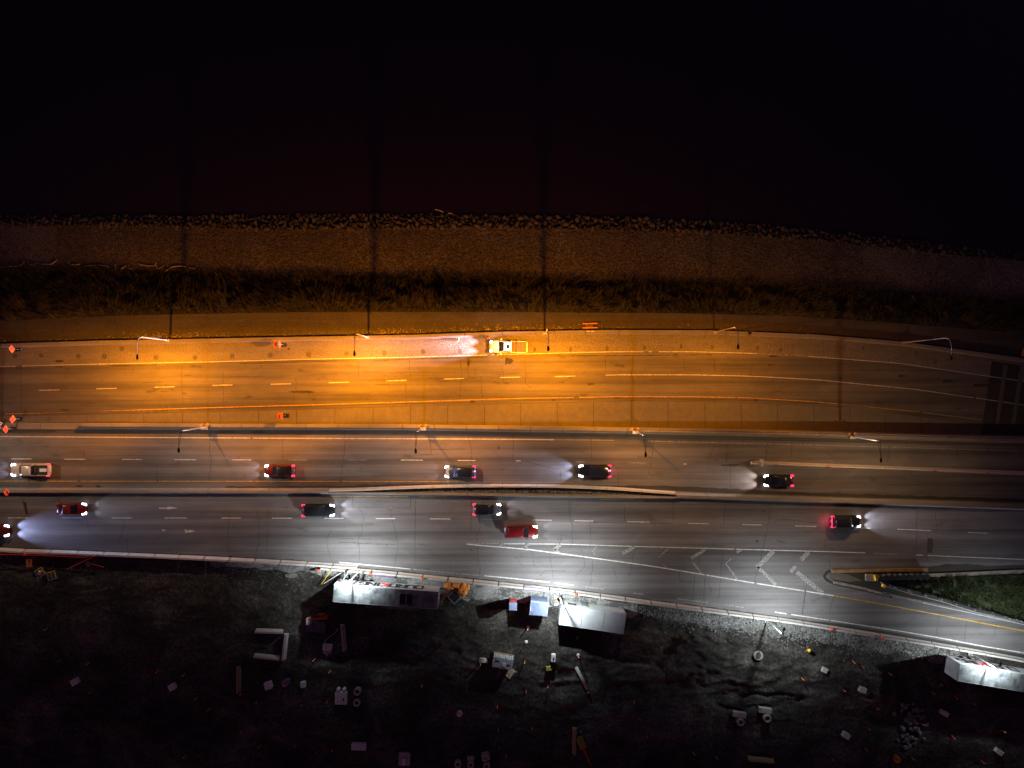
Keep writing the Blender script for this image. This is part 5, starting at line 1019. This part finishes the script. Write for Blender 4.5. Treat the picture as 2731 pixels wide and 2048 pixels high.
# long concrete post and logs
o = MB().tube([P(1537, 1780, .3), P(1566, 1838, .3)], [.26, .22], 10).build("concrete_post", "concrete_cast", None, True); tag(o, "long pale concrete post lying diagonally right of the dirt mound", "post")
b = P(1551, 1985, .6); t = thing("yellow_machine", "dull yellow machine with a long thin boom near the bottom edge", "machine", (b.x, b.y, gz(1551, 1985)), R(-68))
MB().box((0, 0, .5), (1.7, 1.1, .8)).build("body", mat("dull_yellow", (.28, .22, .02), .6, var=.3), t, bevel=.06); MB().tube([(.8, 0, .8), (2.6, .05, .5), (4.0, 0, .2)], [.12, .09, .05], 6).build("boom", "red_paint", t)
for s in (-1, 1): MB().box((0, s * .5, .2), (1.6, .22, .4)).build("track", "black", t, bevel=.06)
b = P(2394, 2026, .4); t = thing("orange_barrel", "dull orange-brown barrel at the bottom edge on the right", "barrel", (b.x, b.y, gz(2394, 2026))); MB().lathe([(.45, 0), (.5, .5), (.45, .95), (0, 1.0)], 16).build("shell", mat("orange_brown", (.42, .13, .04), .7, var=.3), t, True); MB().lathe([(.5, .0), (.53, .05), (.5, .1)], 16, (0, 0, .5)).build("band", "rust", t)
b = P(2158, 1735, .4); t = thing("yellow_cap_post", "red post with a bright yellow-orange ball, right of the right-hand work lamp", "post", (b.x, b.y, gz(2158, 1735))); MB().lathe([(0, 0), (.25, .08), (.3, .3), (.2, .5), (0, .56)], 14, (0, 0, .3)).build("ball", "yellow_paint", t, True); MB().tube([(-.1, .1, 0), (-.45, .6, .9)], .06, 6).build("post", "orange_marker", t)
# ------------------------------------------------------------------ marker posts
marks_l = [("long lettered trailer", 1030, 1590), ("office container", 1580, 1650), ("upright panels", 1341, 1766), ("open square of barriers", 715, 1720), ("ribbed square tank", 908, 1865), ("round manhole", 2025, 1752), ("pair of pipe sections", 2010, 1920), ("heap of pale stones", 2440, 1930), ("right lettered trailer", 2620, 1800), ("loose yellowish barrier", 632, 1815), ("far lower left box", 198, 1819), ("bottom edge rings", 1260, 2035), ("yellow machine", 1551, 1985), ("brown barrel", 2394, 2026), ("lower right corner", 2731, 2048), ("lower left corner", 0, 2048), ("long concrete post", 1551, 1808), ("wide flat box", 956, 1993), ("box between markers", 456, 1835)]
posts = [(115, 1683, 0), (229, 1772, 1), (238, 1850, 0), (417, 1792, 2), (486, 1803, 2), (521, 1867, 0), (491, 2019, 0), (155, 1766, 3), (552, 1896, 2), (638, 1854, 2), (683, 1875, 2), (762, 1875, 3), (800, 1885, 3), (879, 1793, 1), (836, 1762, 1), (689, 1995, 0), (638, 1957, 2), (842, 2011, 0), (883, 2006, 1), (870, 1875, 2), (1125, 1831, 1), (1281, 1775, 1), (1400, 1768, 1), (1403, 1845, 2), (1462, 1835, 2), (1539, 1702, 1), (1327, 1887, 1), (1328, 1951, 0), (1330, 1998, 0), (1350, 2016, 1), (1419, 1946, 0), (1550, 1955, 2), (1568, 1846, 0), (1765, 1727, 2), (1693, 1875, 2), (1706, 1920, 2), (1726, 1967, 0), (1851, 2013, 2), (1914, 2025, 2), (2141, 1812, 1), (2280, 1767, 1), (2253, 1844, 1), (2345, 1895, 2), (2378, 1800, 2), (2512, 1827, 0), (2489, 1849, 0), (2463, 1935, 0), (2601, 1878, 2), (2323, 1949, 2), (2548, 1970, 2), (2677, 1952, 1), (2625, 2035, 2), (2437, 2025, 0), (2315, 2005, 0), (2225, 2029, 2), (2029, 1892, 1), (2300, 1777, 0), (1409, 1677, 4), (1404, 1717, 4), (1542, 1747, 4), (112, 1868, 3), (785, 1992, 3), (2550, 1860, 0)]
PM = {}
for k, m in ((0, "orange_marker"), (1, "orange_yellow"), (2, "marker_pink"), (3, "marker_violet"), (4, "orange_marker")):
    if m == "marker_pink": mat(m, (.75, .06, .07), .5)
    if m == "marker_violet": mat(m, (.30, .05, .38), .5)
    PM[k] = (MB().lathe([(.075, 0), (.07, .5), (.055, 1.0), (0, 1.03)], 8).mesh("tube", m), MB().lathe([(.26, 0), (.24, .06), (.08, .1), (0, .1)], 12).mesh("foot", "white_plastic" if k == 4 else "black"), MB().lathe([(.085, 0), (.08, .12)], 8).mesh("band", "white_plastic"))
names = {0: "red-orange marker post", 1: "orange marker post", 2: "pinkish marker post", 3: "violet marker post", 4: "orange marker post on pale round foot"}
groups = {}
for u, v, k in posts:
    mk = min(marks_l, key=lambda q: math.hypot(q[1] - u, q[2] - v)); dx, dy = u - mk[1], v - mk[2]
    side = ("right of" if dx > 0 else "left of") if abs(dx) > abs(dy) else ("below" if dy > 0 else "above"); groups.setdefault((names[k], side, mk[0]), []).append((math.hypot(dx, dy), u, v, k))
for (nm, side, mk), L_ in groups.items():
    for i, (_, u, v, k) in enumerate(sorted(L_)):
        b = P(u, v, .5); h = 1.0 + .25 * hash2(u, v); t = thing("marker_post", (f"{nm} {side} the {mk}" if len(L_) == 1 else f"{ORD[i]} nearest {nm} {side} the {mk}"), "marker post", (b.x, b.y, gz(u, v)), 0, "marker posts across the work site")
        t.rotation_euler = (random.uniform(-.12, .12), random.uniform(-.12, .12), 0); t.scale.z = h
        link("tube", PM[k][0], t); link("foot", PM[k][1], t); link("band", PM[k][2], t, (0, 0, .75))
# ------------------------------------------------------------------ traffic island: kerbs, cushion barrels, rail, grass
isl = struct(quad(None, "traffic_island", "mud_stain", [(2222, 1526), (2474, 1522), (2490, 1540), (2731, 1530), (3000, 1520), (3000, 1700), (2731, 1658), (2560, 1622), (2455, 1600), (2310, 1566), (2226, 1549), (2212, 1540)], zero, .05))
def kerb(pts, m, w, h=.14, z=0):
    n = max(1, len(pts) - 1)
    for a, b_ in zip(pts, pts[1:]): profile_run("kerb_stone", m, [P(*a), P(*b_)], [(-w / 2, 0), (-w / 2, h * .9), (-w / 2 + .02, h), (w / 2 - .02, h), (w / 2, h * .9), (w / 2, 0)], isl)
kerb([(2218, 1523), (2269, 1522.3), (2320, 1521.6), (2322, 1521.4), (2398, 1520.3), (2474, 1519)], "kerb_paint", .5)
kerb([(2476, 1534), (2540, 1531.5), (2604, 1529), (2668, 1526), (2731, 1523.5), (2860, 1518), (3000, 1512)], "kerb_grey", .55)
kerb([(2222, 1552), (2266, 1561), (2310, 1570)], "kerb_grey", .42); kerb([(2312, 1572), (2342, 1580), (2372, 1587)], "kerb_grey", .35); kerb([(2353, 1580), (2405, 1593), (2456, 1604)], "kerb_grey", .35)
seg(lower, "island_nose", "mud_stain", [(2214, 1521), (2204, 1528), (2198, 1537), (2204, 1546), (2222, 1555), (2300, 1572), (2380, 1592)], .45, .006)
seg(lower, "edge_line", "white_line", [(2460, 1607), (2520, 1620), (2600, 1637), (2700, 1659), (2731, 1666), (3000, 1722)], .10)
quad(isl, "pale_patch", "slab_concrete", [(2213, 1529), (2240, 1528), (2262, 1532), (2300, 1548), (2262, 1552), (2226, 1546), (2211, 1538)], zero, .056)
cn = ["chevron end", "ninth barrel", "eighth barrel"]
lathe_b = MB().lathe([(.40, 0), (.44, .1), (.42, .5), (.44, .9), (.38, .96), (.30, .93), (0, .98)], 16).mesh("shell", mat("barrel_black", (.075, .075, .085), .45, var=.3), True); lathe_l = MB().lathe([(.44, 0), (.46, .04), (.44, .08)], 16).mesh("rim", "black")
for k, u in enumerate((2344, 2358.5, 2373.5, 2389, 2403.5, 2419, 2434.5, 2451, 2467)):
    b = P(u, 1539 - .3 * k + (1 if k % 2 else 0), .5); t = thing("crash_barrel", f"black crash cushion barrel, {ORD[k]} from the yellow striped end", "barrel", (b.x, b.y, .05), 0, "crash cushion barrels on the traffic island")
    t.scale = (1 if k else .6,) * 2 + (1,); link("shell", lathe_b, t); link("rim", lathe_l, t, (0, 0, .9))
b = P(2322, 1540, .2); t = thing("cushion_base", "dull grey pad with tilted yellow and black striped nose before the barrels", "crash cushion", (b.x, b.y, .05), 0)
MB().box((-.2, 0, .2), (1.3, 1.05, .35)).build("pad", "kerb_grey", t, bevel=.04)
for k in range(4): MB().box((.44 + .13 * k, .05, .55 - .04 * k), (.13, .85, .5), .12).build("stripe", "yellow_paint" if k % 2 == 0 else "black", t)
gr = thing("guardrail", "thin pale steel guardrail curving along the edge of the traffic island", "guardrail")
gp = [(2354, 1561), (2390, 1572), (2430, 1584), (2470, 1594), (2510, 1604), (2550, 1617), (2600, 1632), (2650, 1645), (2700, 1658), (2731, 1665), (2800, 1684), (2900, 1710)]
for (a, b_), (c_, d_) in zip(gp, gp[1:]):
    A, B_ = P(a, b_, .7), P(c_, d_, .7); dd = (B_ - A); dd.z = 0; rz = math.atan2(dd.y, dd.x); MB().box((0, 0, -.08), (dd.length - .01, .07, .12)).box((0, .03, .06), (dd.length - .01, .07, .12)).build("rail_beam", "steel", gr, loc=(A + B_) / 2).rotation_euler.z = rz
    MB().box((0, .25, .35), (.14, .2, .75)).build("post", "steel", gr, loc=(A.x, A.y, 0)).rotation_euler.z = rz
MB().box((0, 0, .45), (.45, .5, .5), -.3).build("end_cap", "yellow_paint", gr, loc=P(2352, 1560, .3), bevel=.08)
MB().tube([P(2420, 1572, .3), P(2432, 1586, .7)], .05, 6).build("brace", "white_plastic", gr)
# dark rail line with uprights along the grass
gb = thing("dark_fence", "dark low fence with leaning uprights between guardrail and grass", "fence")
dp = [(2372, 1563), (2420, 1573), (2480, 1588), (2535, 1604), (2575, 1615), (2606, 1623), (2640, 1634), (2675, 1645), (2705, 1653), (2731, 1660), (2800, 1680)]
MB().tube([P(u, v - 4, .35) for u, v in dp], .06, 6).build("rail", "black", gb)
for u, v in dp: MB().box((0, 0, .35), (.16, .16, .8)).box((.1, -.1, .1), (.35, .3, .15), .6).build("post", "fence_grey", gb, loc=P(u, v - 4, 0))
# grass wedge
gt = [(2380, 1556), (2420, 1552), (2476, 1545), (2540, 1539), (2731, 1533), (3000, 1526)]; gbm = [(2380, 1560), (2480, 1582), (2575, 1610), (2731, 1653), (3000, 1710)]
struct(link("grass_ground", ribbon_mesh("grass_ground", "grass_soil", gt, gbm, 2380, 2990, 60, 8, lambda u, v, t: P(u, v, .07 + .35 * fbm(u / 30, v / 20) * math.sin(math.pi * min(1, max(0, t))))), isl))
def blades(name, items, m, w=.03, parent=None):
    """items: x, y, z, height, lean x, lean y"""
    A = np.array(items, dtype=np.float64); n = len(A); ang = np.random.RandomState(3).uniform(0, np.pi, n); dx = np.cos(ang) * w; dy = np.sin(ang) * w
    V = np.empty((n, 5, 3)); V[:, 0] = np.c_[A[:, 0] - dx, A[:, 1] - dy, A[:, 2]]; V[:, 1] = np.c_[A[:, 0] + dx, A[:, 1] + dy, A[:, 2]]
    mx = A[:, 0] + A[:, 4] * .45; my = A[:, 1] + A[:, 5] * .45; V[:, 2] = np.c_[mx + dx * .8, my + dy * .8, A[:, 2] + A[:, 3] * .7]; V[:, 3] = np.c_[mx - dx * .8, my - dy * .8, A[:, 2] + A[:, 3] * .7]; V[:, 4] = np.c_[A[:, 0] + A[:, 4], A[:, 1] + A[:, 5], A[:, 2] + A[:, 3] * .95]
    me = bpy.data.meshes.new(name); me.vertices.add(n * 5); me.vertices.foreach_set("co", V.ravel()); base = np.arange(n) * 5
    lo = np.empty((n, 7), dtype=np.int32); lo[:, 0] = base; lo[:, 1] = base + 1; lo[:, 2] = base + 2; lo[:, 3] = base + 3; lo[:, 4] = base + 3; lo[:, 5] = base + 2; lo[:, 6] = base + 4
    me.loops.add(n * 7); me.loops.foreach_set("vertex_index", lo.ravel()); me.polygons.add(n * 2); st = np.empty((n, 2), dtype=np.int32); st[:, 0] = np.arange(n) * 7; st[:, 1] = st[:, 0] + 4
    me.polygons.foreach_set("loop_start", st.ravel()); me.update(calc_edges=True); me.materials.append(MATS[m]); return link(name, me, parent)
it = []
rr = random.Random(5)
for _ in range(14000):
    u = rr.uniform(2385, 2760); a, b_ = lerp(gt, u), lerp(gbm, u)
    v = a + (b_ - a) * rr.random(); 
    if fbm(u / 14, v / 9) < .36: continue
    p = P(u, v, .2); h = rr.uniform(.1, .35); it.append((p.x, p.y, .08 + .2 * fbm(u / 30, v / 20), h, rr.gauss(0, .12), rr.gauss(0, .12)))
stuff(blades("grass", it, "grass_green", .03), "rough green grass growing inside the traffic island", "grass")
# ------------------------------------------------------------------ embankment plants
it = []; it2 = []
for _ in range(46000):
    u = rr.uniform(-60, 2790); t_ = rr.random() ** .9; a, b_ = lerp(Vtop, u), lerp(Vlow, u); v = a + (b_ - a) * t_
    dens = fbm(u / 26 + 4, v / 12 + 1, 3)
    if dens < .38 and t_ > .08: continue
    z_ = z_slope(u, t_); p = P(u, v, z_); ang = math.pi / 2 + 1.1 * math.sin(u / 90.0) + rr.gauss(0, .5); h = rr.uniform(.5, 1.7) * (.55 + dens); ln = h * rr.uniform(.5, 1.0)
    (it if rr.random() < .75 else it2).append((p.x, p.y, z_, h * .7, ln * math.cos(ang), ln * math.sin(ang)))
stuff(blades("tall_grass", it, "grass_dry", .035), "tangled dry tall grass covering the dark embankment above the beach", "tall grass")
stuff(blades("green_weeds", it2, "grass_green", .045), "dark green weeds mixed into the dry grass of the embankment", "weeds")
# low weeds on the path edge beside the wall
it = []
for _ in range(950):
    u = rr.choice([rr.gauss(450, 60), rr.gauss(1050, 70), rr.gauss(1400, 110), rr.uniform(0, 2200)]); v = lerp(Ubar, u) - abs(rr.gauss(0, 7)) - 1; p = U(u, v); it.append((p.x, p.y, p.z - .15, rr.uniform(.1, .5), rr.gauss(0, .25), rr.gauss(0, .25)))
stuff(blades("path_weeds", it, "driftwood", .02), "sparse pale weeds sprouting along the wall beside the path", "weeds")
# round shrubs on the right of the embankment
for k, (u, v, r_, lab) in enumerate(((1912, 778, .9, "leftmost of the row of round dry shrubs on the dark embankment"), (1990, 780, 1.0, "second round dry shrub from the left on the embankment"), (2050, 801, 1.0, "third round dry shrub from the left on the embankment"), (2113, 810, .9, "fourth round dry shrub from the left on the embankment"), (2365, 826, .8, "faint round shrub on the embankment above the unlit street lamp"), (2515, 842, .8, "faint round shrub farthest right on the embankment"), (2430, 796, .6, "small faint shrub high on the embankment at the right"))):
    tt = (v - lerp(Vtop, u)) / (lerp(Vlow, u) - lerp(Vtop, u)); z_ = z_slope(u, tt); p = P(u, v, z_ + .5); t = thing("shrub", lab, "shrub", (p.x, p.y, z_), 0, "round shrubs on the embankment")
    itm = []
    for _ in range(500):
        a = rr.uniform(0, 2 * math.pi); e = rr.random() ** .5; itm.append((.15 * math.cos(a), .15 * math.sin(a), 0, rr.uniform(.5, 1.4) * r_, r_ * e * math.cos(a), r_ * e * math.sin(a)))
    blades("foliage", itm, "shrub", .035, t)
    MB().tube([(0, 0, -.1), (.03, .02, .35)], [.06, .03], 6).build("stem", "wood", t)
# ------------------------------------------------------------------ shore stones
rip = struct(link("stone_bank", ribbon_mesh("stone_bank", "soil_slope", [(u, v - 4) for u, v in Wedge], [(u, v + 1) for u, v in Gtop], -400, 3200, 200, 3, lambda u, v, t: P(u, v, -5.75 + .8 * t)), None))
cand = []
for _ in range(6000):
    u = rr.uniform(-40, 2780); t_ = rr.random(); a, b_ = lerp(Wedge, u), lerp(Gtop, u) + 3; v = a + (b_ - a) * t_; s = rr.uniform(.16, .42) * (1.25 if rr.random() < .12 else 1)
    if u > 2480 and rr.random() < .8: continue
    cand.append((s, u, v, t_))
keep = []; grid = {}
for s, u, v, t_ in sorted(cand, key=lambda q: -q[0]):          # poisson-like: big stones first
    p = P(u, v, -5.2); ok = True; cx, cy = int(p.x), int(p.y)
    for i in (-1, 0, 1):
        for j in (-1, 0, 1):
            for (x, y, s2) in grid.get((cx + i, cy + j), ()):
                if math.hypot(x - p.x, y - p.y) < (s + s2) * .64: ok = False
    if ok: grid.setdefault((cx, cy), []).append((p.x, p.y, s)); keep.append((s, p.x, p.y, -5.6 + .75 * t_, rr.uniform(0, 6.3)))
for k, (s, x, y, z_, a) in enumerate(keep[:295]):
    o = link("stone", ROCKS[k % 12], rip, (x, y, z_ + .1), rz=a); o.scale = (s * 1.15, s, s)
scatter("small_stone", ROCKS, [(x, y, z_ + .05, s, a) for s, x, y, z_, a in keep[295:]], rip)
# pebbles on the beach
it = []
for _ in range(26000):
    u = rr.uniform(150, 2300); v = lerp(Gtop, u) + (lerp(Vtop, u) - lerp(Gtop, u)) * rr.random(); p = P(u, v, -4.85); it.append((p.x, p.y, -4.92 + .3 * (v - lerp(Gtop, u)) / 130, rr.uniform(.05, .13)))
V = []; Fc = []
for k, (x, y, z_, s) in enumerate(it):
    a = rr.uniform(0, 6.3); o_ = len(V)
    V += [(x + s * math.cos(a + q * 2.094), y + s * math.sin(a + q * 2.094), z_ - .05) for q in range(3)] + [(x, y, z_ + s * .8)]; Fc += [(o_, o_ + 1, o_ + 3), (o_ + 1, o_ + 2, o_ + 3), (o_ + 2, o_, o_ + 3)]
o = MB(); o.v = V; o.f = Fc; o = o.build("pebbles", "rock_a"); stuff(o, "fine brown pebbles covering the beach below the embankment", "pebbles")
# driftwood
def drift(pts, r, label, z=-4.45):
    o = MB().tube([P(u, v, z) for u, v in pts], [r * (1 - .5 * k / len(pts)) for k in range(len(pts))], 6).build("driftwood", "driftwood", None, True); tag(o, label, "driftwood", "driftwood along the top of the embankment")
for k, (pts, r) in enumerate((([(0, 713), (20, 711), (45, 710), (58, 706), (65, 699)], .09), ([(73, 699), (78, 706), (92, 707), (98, 701)], .1), ([(112, 704), (135, 705), (145, 700), (152, 692)], .1), ([(182, 697), (186, 706), (212, 705)], .09), ([(225, 709), (255, 708)], .07), ([(260, 706), (285, 709), (295, 715)], .1), ([(307, 704), (310, 719)], .09), ([(322, 718), (330, 713), (336, 706)], .1), ([(342, 707), (345, 717), (352, 714)], .1), ([(369, 701), (375, 706), (395, 709), (412, 709)], .1), ([(415, 698), (415, 708), (422, 716), (430, 713), (439, 707)], .09), ([(442, 722), (460, 712), (475, 709), (495, 711)], .11), ([(505, 714), (520, 716)], .12))):
    drift(pts, r, f"curved pale driftwood piece at the embankment's beach edge, {ORD[k]} from the left edge")
for k, (pts, r) in enumerate((([(1160, 558), (1172, 561), (1184, 566)], .07), ([(1195, 568), (1208, 570)], .10))):
    o = MB().tube([P(u, v, -5.58) for u, v in pts], r, 6).build("floating_branch", "driftwood", None, True); tag(o, ["thin reddish branch floating in the water off the stones", "short yellowish branch end nearest the stones in the water"][k], "branch", "branches floating in the water")
# heap of stones and rubble on the site
hp = thing("stone_heap", "loose heap of pale stones near the lower right of the site", "stone heap", (0, 0, 0))
for k in range(70):
    u = rr.gauss(2438, 17); v = rr.uniform(1880, 2000); s = rr.uniform(.2, .5); p = P(u, v, .3); o = link("stone", PALE[k % 8], hp, (p.x, p.y, gz(u, v) + .15), rz=rr.uniform(0, 6)); o.scale = (s,) * 3
it = []
for _ in range(1500):
    u = rr.choice([rr.uniform(1700, 2560), rr.gauss(2090, 110)]); v = lerp(Edge, u) + 12 + abs(rr.gauss(0, 22)); p = P(u, v, 0); it.append((p.x, p.y, gz(u, v) + .03, rr.uniform(.05, .22), rr.uniform(0, 6)))
for _ in range(900):
    u = rr.uniform(0, 1700); v = lerp(Edge, u) + 14 + abs(rr.gauss(0, 40)); p = P(u, v, 0); it.append((p.x, p.y, gz(u, v) + .02, rr.uniform(.03, .12), rr.uniform(0, 6)))
stuff(scatter("rubble", PALE, it), "pale broken rubble scattered below the site barrier", "rubble")
names_s = ["left", "middle", "right"]
for k, (pts, lab) in enumerate((([(745, 1510), (775, 1513), (790, 1520), (770, 1528), (748, 1520), (735, 1516)], "jagged pale slab piece left of the yellow pole"), ([(755, 1524), (770, 1520), (800, 1508), (812, 1512), (805, 1520), (775, 1528)], "long pale slab shard nearest the yellow pole on its left"), ([(690, 1515), (720, 1510), (728, 1514), (715, 1520), (700, 1519)], "thin pale slab shard farthest left of the yellow pole"), ([(860, 1525), (872, 1527), (870, 1540), (862, 1535)], "small pale slab piece under the yellow pole"), ([(760, 1532), (785, 1528), (795, 1536), (780, 1542), (762, 1538)], "low pale slab piece below the other shards"))):
    n = len(pts); z_ = .02; a = [P(u, v, z_ + gz(u, v)) for u, v in pts]; b_ = [q + Vector((0, 0, .14)) for q in a]
    o = MB().add(a + b_, [(i, (i + 1) % n, (i + 1) % n + n, i + n) for i in range(n)] + [tuple(range(n, 2 * n))]).build("broken_slab", "rock_pale"); tag(o, lab, "broken slab", "broken slabs beside the barrier")
# lying wooden trestle on the path
b = P(1576, 866.5, .3); t = thing("barricade", "orange wooden barricade lying on the path above the upper road", "barricade", (b.x, b.y, zpath(1576) - .1), R(1.5))
for y in (-.34, .33): MB().box((0, y, .5), (2.35, .18, .06)).build("rail", mat("barricade_orange", (.62, .25, .07), .6, var=.1), t)
for x in (-.6, .35): MB().box((x, 0, .38), (.1, .62, .08)).build("leg", "wood", t)
for y in (-.08, .1): MB().box((-.1, y, .3), (1.1, .08, .06)).build("stretcher", "wood", t)
for k, (x, lab) in enumerate(((-.35, "left white wood scrap on the wall top under the barricade"), (.35, "right white wood scrap on the wall top under the barricade"))):
    o = MB().box((0, 0, 0), (.5, .12, .06)).build("wood_scrap", "white_plastic", None, loc=(b.x + x, b.y - .93, zU(1576) + .80)); tag(o, lab, "wood scrap", "wood scraps on the wall")
# brown machine corner at the right edge
b = U(2749, 940, 1.0); t = thing("brown_vehicle", "brown rounded vehicle corner cut off by the right edge", "vehicle", (b.x, b.y, zU(2731)), R(-10))
MB().box((0, 0, 1.1), (2.0, 1.25, 1.8)).build("body", mat("brown_paint", (.30, .12, .03), .5), t, bevel=.25); MB().box((0, -.62, .35), (1.9, .16, .25)).build("bumper", "white_plastic", t, bevel=.04)
for x in (-.6, .6):
    for y in (-.5, .5): wheel(t, x, y, .3, .2)
